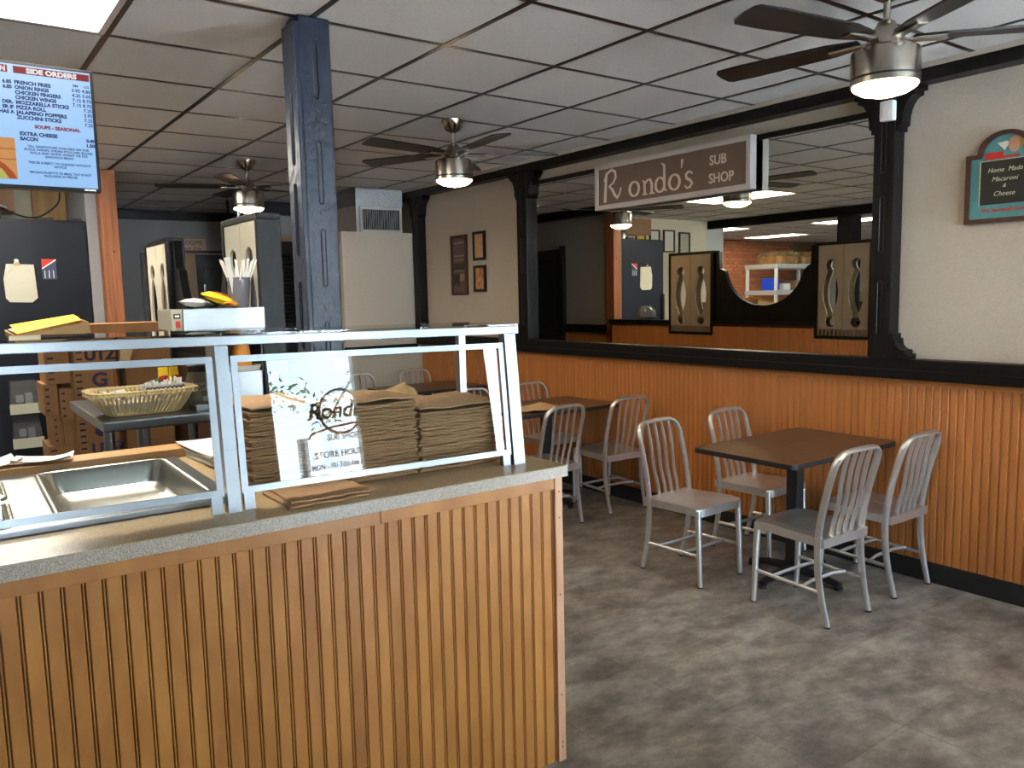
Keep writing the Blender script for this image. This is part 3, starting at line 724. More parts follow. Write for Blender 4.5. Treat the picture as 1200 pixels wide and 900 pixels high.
# ================================================================== PAPER BAGS ON THE COUNTER
def bag_mesh(w_, d_, th, seed):
    rn = random.Random(seed); b = B(); n = 10; rings = []
    for i in range(n+1):
        x = -w_/2+w_*i/n; dz = .0012*math.sin(i*.9+seed)+rn.uniform(-.0008, .0008); o = rn.uniform(-.004, .004)
        rings.append([(x, -d_/2+o, dz), (x, -d_/2+o-.002, dz+th*.5), (x, -d_/2+o, dz+th), (x, 0, dz*.4+th), (x, d_/2, dz*.3+th), (x, d_/2, dz*.3), (x, 0, dz*.4)])
    b.loft(rings); me_o = b.done('paper_bag', M['kraft'])
    me = me_o.data; bpy.data.objects.remove(me_o); return me
bagA = [bag_mesh(.272, .20, .0052, s) for s in range(7)]; bagB = [bag_mesh(.212, .20, .0052, s+10) for s in range(7)]; bagC = [bag_mesh(.19, .30, .0052, s+20) for s in range(5)]
def stack(meshes, cx, cy, z0, z1, label, grp, jit=.004, lean=0, step=.0058):
    z = z0; k = 0
    while z < z1:
        o = obj('paper_bag', random.choice(meshes), None); f = (z-z0)/(z1-z0)
        o.location = (cx+random.uniform(-jit, jit)+lean*f, cy+random.uniform(-jit, jit), z); o.rotation_euler = (0, 0, random.uniform(-.012, .012))
        tag(o, label, 'paper bag', grp); z += step; k += 1
stack(bagA, 1.262, 2.092, CZ+.002, 1.196, 'flat brown paper bag in the right counter stack, under the puffed top bag', 'right stack of paper bags', .006)
stack(bagB, 1.008, 2.094, CZ+.002, 1.236, 'flat brown paper bag in the taller middle stack behind the glass', 'middle stack of paper bags', .007)
stack(bagC, .775, 2.30, CZ+.002, 1.222, 'flat brown paper bag in the shaded left stack behind the glass', 'left stack of paper bags', .009, .004, .0068)
def puffed(name, label, cx, cy, cz, w_, d_, h, m, seed=0, grp=None, rz=0, amp=1):
    b = B(); nx, ny = 14, 8; rn = random.Random(seed); T_, U_ = [], []
    for i in range(nx+1):
        tr, ur = [], []
        for j in range(ny+1):
            u, v = i/nx, j/ny; e = math.sin(PI*u)**.5*math.sin(PI*min(1, v*1.02))**.4 if 0 < u < 1 and 0 < v < 1 else 0
            wob = .0025*math.sin(9*u+seed)+.002*math.sin(13*v+2*u*7)
            tr.append(b.m.verts.new(((u-.5)*w_, (v-.5)*d_, .003+h*e+wob*(1 if e else .6)+.003))); ur.append(b.m.verts.new(((u-.5)*w_, (v-.5)*d_, .003*0+wob*.6+.0015)))
        T_.append(tr); U_.append(ur)
    if amp > 1:
        for r_ in T_[1:-1]:
            for v in r_[1:-1]: v.co += Vector((rn.gauss(0, .004), rn.gauss(0, .004), rn.gauss(0, .002*amp)))
    for i in range(nx):
        for j in range(ny):
            b.m.faces.new((T_[i][j], T_[i+1][j], T_[i+1][j+1], T_[i][j+1])); b.m.faces.new((U_[i][j], U_[i][j+1], U_[i+1][j+1], U_[i+1][j]))
    for i in range(nx):
        b.m.faces.new((U_[i][0], U_[i+1][0], T_[i+1][0], T_[i][0])); b.m.faces.new((T_[i][ny], T_[i+1][ny], U_[i+1][ny], U_[i][ny]))
    for j in range(ny):
        b.m.faces.new((T_[0][j], T_[0][j+1], U_[0][j+1], U_[0][j])); b.m.faces.new((U_[nx][j], U_[nx][j+1], T_[nx][j+1], T_[nx][j]))
    o = b.done(name, m, None, True, (cx, cy, cz)); o.rotation_euler = (0, 0, rz); return tag(o, label, 'paper bag', grp)
puffed('paper_bag', 'puffed brown paper bag on top of the right counter stack', 1.262, 2.09, 1.2035, .275, .20, .022, M['kraft'], 1)
puffed('paper_bag', 'wrinkled brown paper bag on top of the middle stack', 1.008, 2.094, 1.244, .212, .20, .008, M['kraft'], 3)
puffed('paper_bag', 'brown paper bag lying on top of the left stack beside the middle post', .782, 2.30, 1.232, .20, .30, .006, M['kraft'], 5, rz=.05)
o = obj('paper_bag', bagB[2], None, None, (.785, 1.945, CZ+.002)); o.rotation_euler = (0, 0, .02); tag(o, 'loose flat paper bag slipped under the front glass, lower of two', 'paper bag', 'loose paper bags under the glass')
o = obj('paper_bag', bagB[4], None, None, (.80, 1.960, CZ+.0085)); o.rotation_euler = (0, 0, -.03); tag(o, 'loose flat paper bag slipped under the front glass, upper of two', 'paper bag', 'loose paper bags under the glass')
puffed('paper_bag', 'bulky crumpled tan paper bag standing at the back edge of the counter', 1.385, 2.62, CZ+.001, .215, .18, .185, mat('tan_bag_mat', lin(160, 128, 84), .8, var=(9, 9, 9, .6), col2=lin(136, 106, 68), bump=(22, .9)), 8, amp=1.6)

# the guard's top runs up a little towards the left, and the whole counter is turned slightly in the room
def guard_meshes(o):
    for c in o.children:
        yield c.data; yield from guard_meshes(c)
for me in set(guard_meshes(sg)):
    for v in me.vertices:
        dz = (1.43-v.co.x)*.012*(1 if v.co.z > CZ+.02 else 0); v.co.z += dz; v.co.y += dz*TILT
TURN = Matrix.Translation((CX, CY, 0)) @ Matrix.Rotation(-.02, 4, 'Z') @ Matrix.Translation((-CX, -CY, 0))
for o in set(COL.objects)-before_counter:
    if o.parent is None: o.matrix_basis = TURN @ o.matrix_basis
# ================================================================== STEEL WORK TABLE WITH BASKET, JAR AND WARMER
TX0, TX1, TY0, TY1, TZ = .585, 1.292, 3.80, 4.80, 1.02
wt = thing('work_table', 'stainless work table behind the counter carrying the wicker basket', 'table', (0, 0, 0))
B().box(TX0, TX1, TY0, TY1, TZ-.045, TZ, .008).done('table_top', M['darksteel'], wt)
for xx in (TX0+.17, TX1-.10):
    for yy in (TY0+.06, TY1-.06): B().lathe([(.028, .001), (.028, TZ-.045)], xx, yy, 14).done('leg', M['steel'], wt, True)
bx('under_shelf', M['steel'], wt, TX0+.1, TX1-.05, TY0+.05, TY1-.05, .55, .57)
for k, (xx, mm, lb) in enumerate(((.80, 'red', 'red and white packet box on the shelf under the steel work table'), (.93, 'green', 'green packet box on the shelf under the steel work table'), (1.06, 'carton', 'brown packet box on the shelf under the steel work table'))):
    tag(bx('packet_box', M[mm], None, xx, xx+.11, 3.92, 4.1, .5705, .72, .003), lb, 'box', 'boxes under the work table')
# wicker basket
bk = thing('wicker_basket', 'shallow oval-cornered wicker basket of condiments on the steel work table', 'basket', (.79, 4.03, TZ))
def bk_ring(f, z): 
    hx = .155+.065*f; hy = .10+.045*f
    return [Vector((x, y, z)) for x, y, _ in rrect(-hx, hx, -hy, hy, .05+.02*f, 0, 5)]
B().loft([rrect(-.155, .155, -.10, .10, .05, .002), rrect(-.155, .155, -.10, .10, .05, .009)]).done('base', M['wicker'], bk)
for f, z, r in ((1, .108, .009), (1.03, .100, .007), (.02, .012, .006)):
    pts = bk_ring(f, z)
    B().sweep(pts, r, n=6, closed=True).done('rim_band', M['wicker'], bk, True)
def along(pts, n):
    P = pts+[pts[0]]; Ls = [(P[i+1]-P[i]).length for i in range(len(pts))]; T = sum(Ls); out = []
    for k in range(n):
        d = T*k/n
        for i, l in enumerate(Ls):
            if d <= l: out.append(P[i].lerp(P[i+1], d/l)); break
            d -= l
    return out
lo_, hi_ = along(bk_ring(.02, .010), 64), along(bk_ring(1, .112), 64)
for k in range(64):
    a, b_ = lo_[k], hi_[(k+1) % 64]
    B().sweep([a, a.lerp(b_, .5)+Vector((0, 0, -.004)), b_+Vector((0, 0, .004)), b_*1.06+Vector((0, 0, -.006)), b_*1.05+Vector((0, 0, -.026))], .0058, n=5).done('stake', M['wicker'], bk, True)
PX = .79; PY = 4.03
pk = B().box(-.022, .022, -.014, .014, 0, .005, .002).done('packet', None, None).data
bpy.data.objects.remove([o for o in bpy.data.objects if o.data == pk][0])
cols = [M['paper'], M['paper'], mat('pink_packet_mat', lin(214, 176, 176), .6), M['yellow'], M['creampanel']]
for k in range(34):
    me = pk.copy(); me.materials.clear(); o = obj('condiment_packet', me, cols[k % 5] if k % 7 else cols[0])
    o.location = (PX+random.uniform(-.17, .12), PY+random.uniform(-.10, .08), TZ+.062+random.uniform(0, .045)); o.rotation_euler = (random.uniform(-.6, .6), random.uniform(-.6, .6), random.uniform(0, 3))
    tag(o, 'small condiment packet heaped in the wicker basket', 'packet', 'condiment packets in the basket')
fil = B(); fil.loft([rrect(-.15, .15, -.095, .095, .05, .0095), rrect(-.185, .185, -.12, .12, .05, .062)])
o = fil.done('napkin_bed', M['paper'], None, False, (PX, PY, TZ)); tag(o, 'white napkin lining heaped under the packets in the wicker basket', 'napkin')
tr = thing('paper_tray', 'black and white patterned paper tray full of sugar packets in the basket', 'tray', (PX+.09, PY-.02, TZ+.085), .12)
B().loft([rrect(-.075, .075, -.035, .035, .012, 0), rrect(-.092, .092, -.05, .05, .016, .045)], (True, False)).loft([rrect(-.073, .073, -.033, .033, .012, .002), rrect(-.090, .090, -.048, .048, .016, .045)], (True, False)).done('boat', M['white'], tr)
pt = B()
for k in range(9):
    t_ = -.08+.02*k; pt.sweep([(t_+.008*math.cos(a), -.0475-.001-.0*a, .026+.010*math.sin(a)) for a in [2*PI*i/8 for i in range(8)]], .0028, n=4, ref=(0, 1, 0), closed=True)
pt.done('printed_rings', M['ink'], tr)['kind'] = 'stuff'
for k in range(22):
    me = pk.copy(); me.materials.clear(); o = obj('sugar_packet', me, M['paper'])
    o.location = (PX+.09-.078+.0072*k, PY-.035+.012*(k % 3)+.12*(-.078+.0072*k), TZ+.118+random.uniform(-.004, .012)+.0008*k); o.rotation_euler = (PI/2+random.uniform(-.3, .3), random.uniform(-.4, .4), PI/2+random.uniform(-.4, .4))
    tag(o, 'white sugar packet standing in the patterned paper tray', 'packet', 'sugar packets in the paper tray')
t = thing('green_bottle', 'small green squeeze bottle tilted in the wicker basket', 'bottle', (PX+.06, PY+.10, TZ+.085), 0)
t.rotation_euler = (0, .9, .5)
B().lathe([(.026, -.03), (.03, 0), (.03, .05), (.012, .075)], n=18).done('bottle_body', M['green'], t, True)
B().lathe([(.013, .0755), (.011, .095), (.004, .105)], n=14).done('cap', M['red'], t, True)
for k, (dx, m1, lb) in enumerate(((.135, 'yellow', 'yellow snack packet standing behind the sugar tray, left one'), (.185, 'yellow', 'yellow and red snack packet standing behind the sugar tray, right one'))):
    t = thing('snack_packet', lb, 'packet', (PX+dx+.01, PY+.19, TZ+.001), .1+.3*k, 'snack packets behind the basket')
    B().loft([rrect(-.022, .022, -.012, .012, .004, 0), rrect(-.024, .024, -.016, .016, .004, .1), rrect(-.024, .024, -.003, .003, .002, .19)]).done('wrapper', M[m1], t)
    bx('logo', M['red'], t, -.016, .016, -.0185, -.0165, .11, .15, .003)
tag(bx('steel_tray', M['steel'], None, .99, 1.083, 3.86, 4.0, TZ+.0005, TZ+.03, .004), 'low shiny steel tray in front of the glass jar on the work table', 'tray')
j = thing('glass_jar', 'round clear glass jar with black lid and white lettering on the work table', 'jar', (1.082, 4.14, TZ+.0005))
B().lathe([(.045, 0), (.06, .01), (.064, .06), (.064, .12), (.052, .155), (.045, .165)], n=28).done('jar_body', M['jarglass'], j, True)
B().lathe([(.050, .166), (.052, .17), (.052, .195), (.046, .20)], n=28).done('lid', M['black'], j, True)
text('lettering', 'Fresh Brew', .030, M['paper'], j, axes((-.052, -.066, .10), (1, 0, 0), (0, 0, 1)))
text('lettering', 'Coffee', .030, M['paper'], j, axes((-.03, -.066, .072), (1, 0, 0), (0, 0, 1)))
bx('label', M['white'], j, .0, .05, -.068, -.064, .008, .045)
# food warmer with hood
fwm = thing('food_warmer', 'stainless countertop food warmer with boxy hood, in front of the divider panel', 'food warmer', (0, 0, 0))
HY0, HY1 = 3.75, 4.02
B().box(.932, 1.300, HY0, HY1, 1.402, 1.500, .003).done('hood', M['steel'], fwm)
cpn = B().box(.884, .9315, HY0+.01, HY1, 1.405, 1.498, .003).done('control_panel', mat('control_panel_mat', lin(176, 170, 152), .5), fwm)
bx('rocker_switch', M['red'], cpn, .900, .920, HY0+.004, HY0+.01, 1.418, 1.446, .002)
bx('badge', M['black'], cpn, .893, .922, HY0+.007, HY0+.01, 1.458, 1.478)
bx('badge_light', M['paper'], cpn, .898, .917, HY0+.005, HY0+.007, 1.464, 1.472)
bx('base', M['steel'], fwm, 1.105, 1.285, HY0+.03, HY1, TZ+.0005, 1.20, .006)
bx('base_step', M['steel'], fwm, 1.09, 1.12, HY0+.01, HY1, TZ+.0005, 1.065, .005)
bx('side_panel', M['steel'], fwm, 1.092, 1.100, HY0+.01, HY1, 1.19, 1.402)
bx('side_panel', M['black'], fwm, 1.290, 1.298, HY0+.05, HY1, 1.19, 1.402)
bx('added_back_panel', mat('warm_back_mat', lin(150, 96, 52), .6), fwm, 1.10, 1.29, HY1-.006, HY1, 1.19, 1.402)  # added panel, its brown gives the warm tone inside the warmer
lt = thing('paper_liner', 'white paper liner under the orange cup in the warmer', 'paper', (0, 0, 0))
B().loft([rrect(1.115, 1.280, HY0+.032, HY1-.03, .03, 1.2005), rrect(1.106, 1.287, HY0+.024, HY1-.02, .03, 1.226)], (True, False)).done('liner', M['paper'], lt)
oc = thing('orange_cup', 'orange paper cup standing upside down inside the food warmer', 'cup', (1.213, 3.86, 1.2015))
B().lathe([(.050, 0), (.050, .004), (.038, .125)], n=26).done('cup_body', M['orangecup'], oc, True)
# straws in cup and chip bags on hood
HZ = 1.5005
sc_ = thing('straw_cup', 'smoky grey plastic cup of wrapped straws on the warmer hood', 'cup', (1.228, 3.88, HZ))
B().lathe([(.040, 0), (.0425, .01), (.055, .135), (.058, .137), (.058, .141), (.053, .141), (.040, .012), (.03, .010)], n=26, caps=(True, True)).done('cup_body', M['smoke'], sc_, True)
for k in range(15):
    a = 2*PI*k/15; r0 = .018+.006*(k % 2); a2 = a+1.2; r1 = .043+.004*(k % 3)
    p0_ = Vector((1.228+r0*math.cos(a), 3.88+r0*math.sin(a), HZ+.013)); top = Vector((1.228+r1*math.cos(a2), 3.88+r1*math.sin(a2), HZ+.13))
    d_ = (top-p0_).normalized(); L_ = .205+.02*random.random()
    b = B(); b.sweep([p0_, p0_+d_*.02, p0_+d_*L_, p0_+d_*(L_+.012)], [.0042, .005, .005, .0055], [.003, .0045, .0045, .001], n=6)
    tag(b.done('drinking_straw', M['wrap'], None), 'paper-wrapped drinking straw standing in the smoky cup', 'straw', 'wrapped straws in the cup')
b = B(); b.sweep([(1.205, 3.865, HZ+.02), (1.19, 3.85, HZ+.10), (1.155, 3.815, HZ+.232)], [.010, .011, .012], [.003, .003, .003], n=6, ref=(0, 1, 0)); tag(b.done('drinking_straw', M['wrap'], None), 'wide white wrapped straw leaning out left of the smoky cup', 'straw', 'wrapped straws in the cup')
def chip_bag(label, loc, rot, m1, m2, sc=1.0, grp='snack bags on the hood'):
    t = thing('snack_bag', label, 'snack bag', loc, 0, grp); t.rotation_euler = rot
    R = []
    for u, th, wd in ((0, .001, .075), (.04, .004, .072), (.2, .02, .068), (.5, .028, .066), (.8, .02, .068), (.96, .004, .072), (1, .001, .075)):
        y_ = (u-.5)*.19*sc; R.append([(-wd*sc*.8, y_, 0), (-wd*.5*sc, y_, -th*sc), (wd*.5*sc, y_, -th*sc), (wd*sc*.8, y_, 0), (wd*.5*sc, y_, th*sc), (-wd*.5*sc, y_, th*sc)])
    B().loft(R).done('wrapper', m1, t)
    bx('print', m2, t, -.03*sc, .03*sc, -.05*sc, .02*sc, .0285*sc, .030*sc, .001)
    return t
chip_bag('yellow snack bag with red print lying left of the straw cup', (1.115, 3.84, HZ+.047), (.30, -.1, 1.25), M['yellow'], M['red'], .8)
chip_bag('white and red snack bag under the yellow one on the hood', (1.04, 3.93, HZ+.024), (.06, .12, 1.0), M['paper'], M['red'], .75)
chip_bag('small orange snack bag against the straw cup foot', (1.155, 3.785, HZ+.016), (.1, .1, 2.2), M['orangecup'], M['maroon'], .42)

# ================================================================== DIVIDER WITH CARVED PANELS
dv = thing('room_divider', 'black framed divider with carved cream panels and scalloped board, beadboard half wall', 'divider', (0, 0, 0))
DX0, DX1 = 1.312, 1.430
bx('half_wall', M['amberback'], dv, 1.335, 1.405, 3.86, 7.19, .001, 1.185)
pd = None; y = 3.87+PW; kk = 0
while y < 7.19:
    if pd is None: pd = plank_mesh(PW, 1.05, .018).done('plank', M['amber'], dv); o = pd
    else: o = part(pd, dv)
    o.location = (1.405, y-PW, .10); o.rotation_euler = (0, 0, PI/2); y += PW
bx('ledge', M['blackwood'], dv, 1.315, 1.44, 6.22, 7.19, 1.155, 1.21, .005)
bx('ledge', M['blackwood'], dv, 1.318, 1.425, 4.39, 5.60, 1.186, 1.205, .004)
# scalloped board
sc_o = [(4.392, 1.19), (5.598, 1.19), (5.598, 1.93), (5.54, 1.93), (5.53, 1.76), (5.50, 1.745)]
sc_o += [(4.995+.47*math.cos(math.radians(a)), 1.79-.42*math.sin(math.radians(a))) for a in range(8, 173, 8)]
sc_o += [(4.49, 1.745), (4.46, 1.76), (4.45, 1.93), (4.392, 1.93)]
plate('scalloped_board', [sc_o], .05, M['blackwood'], dv, axes((1.375, 0, 0), (0, 1, 0), (0, 0, 1)))
def carved(y0, y1, nm):
    z0, z1 = 1.06, 1.95; fr = .03
    f = B(); f.box(DX0, DX1, y0, y1, z1-fr, z1, .003).box(DX0, DX1, y0, y1, z0, z0+fr, .003).box(DX0, DX1, y0, y0+fr, z0+fr, z1-fr, .003).box(DX0, DX1, y1-fr, y1, z0+fr, z1-fr, .003)
    fo = f.done('panel_frame', M['blackwood'], dv)
    ym = (y0+y1)/2
    for a, b_ in ((y0+fr, ym-.003), (ym+.003, y1-fr)):
        c = (a+b_)/2
        def hw_(z):
            if z > 1.70: return math.sqrt(max(0, .054**2-(z-1.742)**2))
            return max(.026, .078*math.sin(PI*min(1, max(0, (z-1.262)/.46)))**.75)
        zz_ = [1.275+(1.7955-1.275)*k/40 for k in range(41)]
        pin = [(c+hw_(z), z) for z in zz_]+[(c-hw_(z), z) for z in reversed(zz_)]
        dn = arc(c, 1.218, .050, 0, 360, 24)[:-1]
        for xx, mm in ((1.326, 'creampanel'), (1.416, 'panelgrey')):
            plate('carved_door', [[(a, z0+fr), (b_, z0+fr), (b_, z1-fr), (a, z1-fr)], pin, dn], .014, M[mm], dv, axes((xx, 0, 0), (0, 1, 0), (0, 0, 1)))

carved(3.83, 4.39, 'near'); carved(5.60, 6.22, 'far')
wpst = thing('cedar_post', 'orange-brown cedar post from floor to ceiling behind the cartons', 'post', (0, 0, 0))
bx('shaft', M['cedar'], wpst, 1.205, 1.335, 7.20, 7.34, .001, ZC-.002, .006)
B().lathe([(.010, 0), (.006, .002)], 0, 0, 10).done('knot', M['maroon'], wpst, loc=(1.29, 7.198, 1.95)).rotation_euler = (PI/2, 0, 0)
# big black post, reflected sky painted in as its blue tone
bp_ = thing('carved_post', 'black painted square post with carved slots rising behind the counter', 'post', (0, 0, 0))
B().box(1.227, 1.356, 3.0, 3.12, .001, ZC-.002, .008).done('shaft', M['skytint'], bp_)
B().box(1.21, 1.228, 2.996, 3.124, .001, ZC-.03, .004).done('side_board', M['skytint'], bp_)
for z0, z1 in ((2.30, 2.52), (1.90, 2.14), (1.58, 1.80), (1.20, 1.44)): slot(bp_, 1.291, 2.9985, (z0+z1)/2, (z1-z0)/2, .009, 'y')
for z0, z1 in ((2.05, 2.32), (1.70, 1.98), (1.33, 1.60)): slot(bp_, 1.2085, 3.06, (z0+z1)/2, (z1-z0)/2, .009, 'x')
for z in (2.22, 1.865, 1.50): B().lathe([(.008, 0), (.008, .003)], n=12).done('drilled_dot', M['groove'], bp_, loc=(1.291, 3.0, z)).rotation_euler = (PI/2, 0, 0)
# ================================================================== CARTONS
def carton(x0, x1, y0, y1, z0, z1, label, texts=(), dashes=True, flaps=False, side=None):
    t = thing('cardboard_carton', label, 'carton', (x0, y0, z0), 0, 'stacked cardboard cartons')
    w_, d_, h_ = x1-x0, y1-y0, z1-z0
    B().box(0, w_, 0, d_, 0, h_, .003).done('box', M['carton'], t)
    if dashes:
        n = max(3, int(h_/.042))
        for k in range(n):
            z = h_*(k+.7)/(n+.4)
            bx('printed_dash', M['ink'], t, .012, min(.045, w_*.4), -.0012, -.0002, z-.006, z+.006)
    for s, px, pz, sz, mm in texts: text('lettering', s, sz, M[mm], t, axes((px, -.001, pz), (1, 0, 0), (0, 0, 1)), 'LEFT', .0008, 0, 1.05, .004)
    if flaps:
        bx('flap', M['cartonlight'], t, 0, w_, -.002, .004, h_, h_+.06)
        o = B().box(0, .12, 0, d_, -.002, .002).done('flap', M['cartonlight'], t, loc=(0, 0, h_)); o.rotation_euler = (0, -2.0+PI, 0)
    return t
carton(.565, .715, 5.75, 6.10, .001, .42, 'cardboard carton on the floor at the foot of the left carton stack', dashes=False)
carton(.567, .716, 5.75, 6.10, .421, .64, 'cardboard carton second from the floor in the left stack')
carton(.60, .655, 5.752, 6.10, .641, .838, 'narrow carton with dashes, third up in the left stack')
carton(.657, .716, 5.755, 6.10, .641, .80, 'plain narrow carton hidden beside the third left one', dashes=False)
carton(.562, .640, 5.745, 6.10, .839, 1.035, 'carton with five dashes, left of a pair in the left stack')
carton(.645, .718, 5.70, 6.10, .801, 1.008, 'carton with five dashes, right of a pair in the left stack')
carton(.585, .72, 5.74, 6.10, 1.036, 1.315, 'topmost carton of the left stack, under the yellow trays')
carton(.72, .93, 5.60, 5.95, .001, .30, 'carton on the floor under the circle-logo carton', dashes=False)
carton(.722, .93, 5.60, 5.95, .301, .56, 'carton second from the floor in the middle stack', dashes=False)
t = carton(.715, .925, 5.58, 5.95, .561, .815, 'carton with a dark round logo in the middle stack, low', [('UTZ', .07, .03, .09, 'inkpurple')])
B().lathe([(.035, 0), (.035, .001)], n=20).done('round_logo', M['inkpurple'], t, loc=(.13, 0, .17)).rotation_euler = (PI/2, 0, 0)
carton(.718, .94, 5.60, 5.95, .816, 1.162, 'tall carton with purple letters, below the upper lettered carton', [('U', .10, .04, .12, 'inkpurple'), ('G', .10, .20, .12, 'inkpurple')])
carton(.728, .965, 5.60, 5.95, 1.163, 1.341, 'carton with bold dark letters just under the guard rail', [('UTZ', .058, .020, .088, 'ink')])
carton(1.0, 1.295, 5.62, 5.95, .001, .45, 'carton on the floor in the right stack beside the divider', dashes=False)
carton(1.0, 1.295, 5.62, 5.95, .451, .80, 'carton second from the floor in the right stack', dashes=False)
carton(1.02, 1.295, 5.62, 5.95, .801, 1.125, 'carton with letters behind the basket in the right stack', [('UTZ', .03, .06, .10, 'ink')], dashes=False)
t = carton(.985, 1.295, 5.60, 5.95, 1.126, 1.335, 'wide plain carton near the top of the right stack', dashes=False)
t15 = t; t = carton(.835, 1.28, 5.61, 5.95, 1.342, 1.405, 'long flat carton lying across the top of the stacks', dashes=False)
o = B().box(0, .10, 0, .004, 0, .14).done('open_flap', M['cartonlight'], t15, loc=(.005, -.018, .05)); o.rotation_euler = (.12, 0, .25)
o = B().box(0, .06, 0, .004, 0, .18).done('open_flap', M['cartonlight'], t15, loc=(-.02, -.03, .01)); o.rotation_euler = (.10, .35, -.35)
# opened display trays with yellow lining
def ytray(label, loc, rot, w_, d_, h_):
    t = thing('snack_tray', label, 'carton', loc, 0, 'opened yellow snack trays'); t.rotation_euler = rot
    bx('bottom', M['cartonlight'], t, 0, w_, 0, d_, 0, .004)
    for a in ((0, w_, 0, .004), (0, w_, d_-.004, d_)): bx('side', M['cartonlight'], t, a[0], a[1], a[2], a[3], .004, h_)
    for a in ((0, .004), (w_-.004, w_)): bx('side', M['cartonlight'], t, a[0], a[1], .004, d_-.004, .004, h_)
    o = bx('yellow_flap', M['yellow'], t, .02, w_-.03, .01, d_*.48, h_+.004, h_+.008); o.rotation_euler = (.06, -.03, .03)
    o = bx('yellow_flap', M['yellow'], t, .03, w_-.01, d_*.52, d_-.01, h_+.006, h_+.010); o.rotation_euler = (.05, .02, 0)
    bx('paper_flap', M['paper'], t, .01, w_*.45, d_*.3, d_*.7, h_+.012, h_+.015)
    return t
ytray('opened yellow-lined snack tray tilted on the left carton stack', (.425, 5.47, 1.292), (.08, -.17, .05), .40, .36, .065)

# ================================================================== REFRIGERATOR AND WHAT HANGS ON IT
rf = thing('refrigerator', 'tall black refrigerator with notes on its front, behind the cartons', 'refrigerator', (.30, 7.35, 0))
bx('body', M['navy'], rf, 0, .82, .03, .75, .002, 2.205, .006)
bx('door', M['navy'], rf, .002, .818, 0, .028, .06, 2.195, .008)
bx('side_gasket', M['black'], rf, .005, .815, .026, .034, .06, 2.19)
bx('handle', M['black'], rf, .02, .05, -.04, -.0005, .9, 1.5, .006)
for k in range(2): bx('hinge', M['black'], rf, .74-.25*k, .80-.2*k, .05, .1, 2.205, 2.225)
nt_ = thing('paper_note', 'cream paper bag clipped to the refrigerator front', 'paper', (.53, 7.347, 1.56))
o = plate('sheet', [[(.02, 0), (.17, -.005), (.21, .03), (.2, .29), (.015, .295), (-.01, .18), (-.005, .03)]], .004, M['creampanel'], nt_, axes((0, -.003, 0), (1, 0, 0), (0, 0, 1)))
B().sweep([(.155, -.007, .285), (.185, -.008, .2), (.19, -.007, .1)], .004, .002, n=5).done('fold', M['creampanel'], nt_); B().sweep([(.0, -.007, .20), (.03, -.008, .24), (.06, -.007, .25)], .004, .002, n=5).done('fold', M['creampanel'], nt_)
mc = thing('magnet_clip', 'small brass bulldog clip holding the cream paper', 'clip', (.615, 7.345, 1.86))
bx('jaw', mat('brass_mat', lin(170, 150, 100), .35, .8), mc, -.02, .02, -.014, -.006, -.015, .008, .002); B().lathe([(.016, 0), (.016, .006)], n=16).done('grip', M['polish'], mc, loc=(0, -.006, .018)).rotation_euler = (PI/2, 0, 0)
fs = thing('fridge_sticker', 'red, white and blue leaflet stuck on the refrigerator front', 'sticker', (.785, 7.3485, 1.735))
bx('sheet', mat('leaflet_blue_mat', lin(52, 62, 92), .5), fs, 0, .10, -.002, -.0005, 0, .16)
B().poly([(0, -.0025, .16), (.10, -.0025, .16), (0, -.0025, .09)]).done('red_corner', M['red'], fs); B().poly([(0, -.0024, .09), (.10, -.0024, .16), (.10, -.0024, .148), (0, -.0024, .078)]).done('white_stripe', M['paper'], fs)
for k in range(3): bx('printed_line', M['paper'], fs, .015+.03*k, .02+.03*k, -.003, -.0021, .01, .07)
for k, (zz, lb) in enumerate(((.70, 'clear plastic bin with white label hanging on the refrigerator, upper one'), (.43, 'clear plastic bin with white label hanging on the refrigerator, lower one'))):
    t = thing('plastic_bin', lb, 'bin', (.475, 7.347, zz), 0, 'hanging clear bins')
    B().loft([[(0, 0, 0), (.21, 0, 0), (.21, -.14, 0), (0, -.14, 0)], [(.01, 0, .25), (.20, 0, .25), (.19, -.09, .25), (.02, -.09, .25)]]).done('bin_body', M['plastic'], t)
    bx('label', M['creampanel'], t, .0, .21, -.146, -.141, -.005, .075)
    B().box(.05, .10, -.10, -.04, .08, .14, .01).box(.11, .16, -.11, -.05, .07, .15, .012).done('contents', M['paper'], t)['kind'] = 'stuff'
# ================================================================== SHELF RACK seen in the mirror
rk = thing('wire_rack', 'white shelving rack with bread and food packs, seen in the mirror', 'rack', (-1.98, 6.40, 0))
for xx in (0, 1.15):
    for yy in (0, .45): bx('upright', M['white'], rk, xx, xx+.035, yy, yy+.035, .001, 1.86, .004)
for zz in (.4, .95, 1.455, 1.80): bx('shelf_board', M['signframe'], rk, -.01, 1.195, -.01, .495, zz, zz+.06, .006)
for k, (xx, lb) in enumerate(((-1.50, 'plastic-wrapped pack of rolls on top of the white rack, right one in the mirror'), (-.98, 'plastic-wrapped pack of rolls on top of the white rack, left one in the mirror'))):
    t = thing('bread_pack', lb, 'bread', (xx-.2, 6.64, 1.8605), 0, 'bread packs on the rack')
    B().loft([rrect(-.25, .25, -.2, .2, .06, 0), rrect(-.25, .25, -.2, .2, .08, .1), rrect(-.19, .19, -.14, .14, .08, .17)]).done('plastic_wrap', M['bagplastic'], t, True)
    r0_ = None
    for a in range(4):
        for b_ in range(3):
            if r0_ is None: r0_ = B().lathe([(.04, 0), (.052, .03), (.045, .075), (.02, .095)], n=12).done('roll', M['orangecup'], t, True, (-.17, -.12, .012))
            else: part(r0_, t, (-.17+.113*a, -.12+.12*b_, .012))
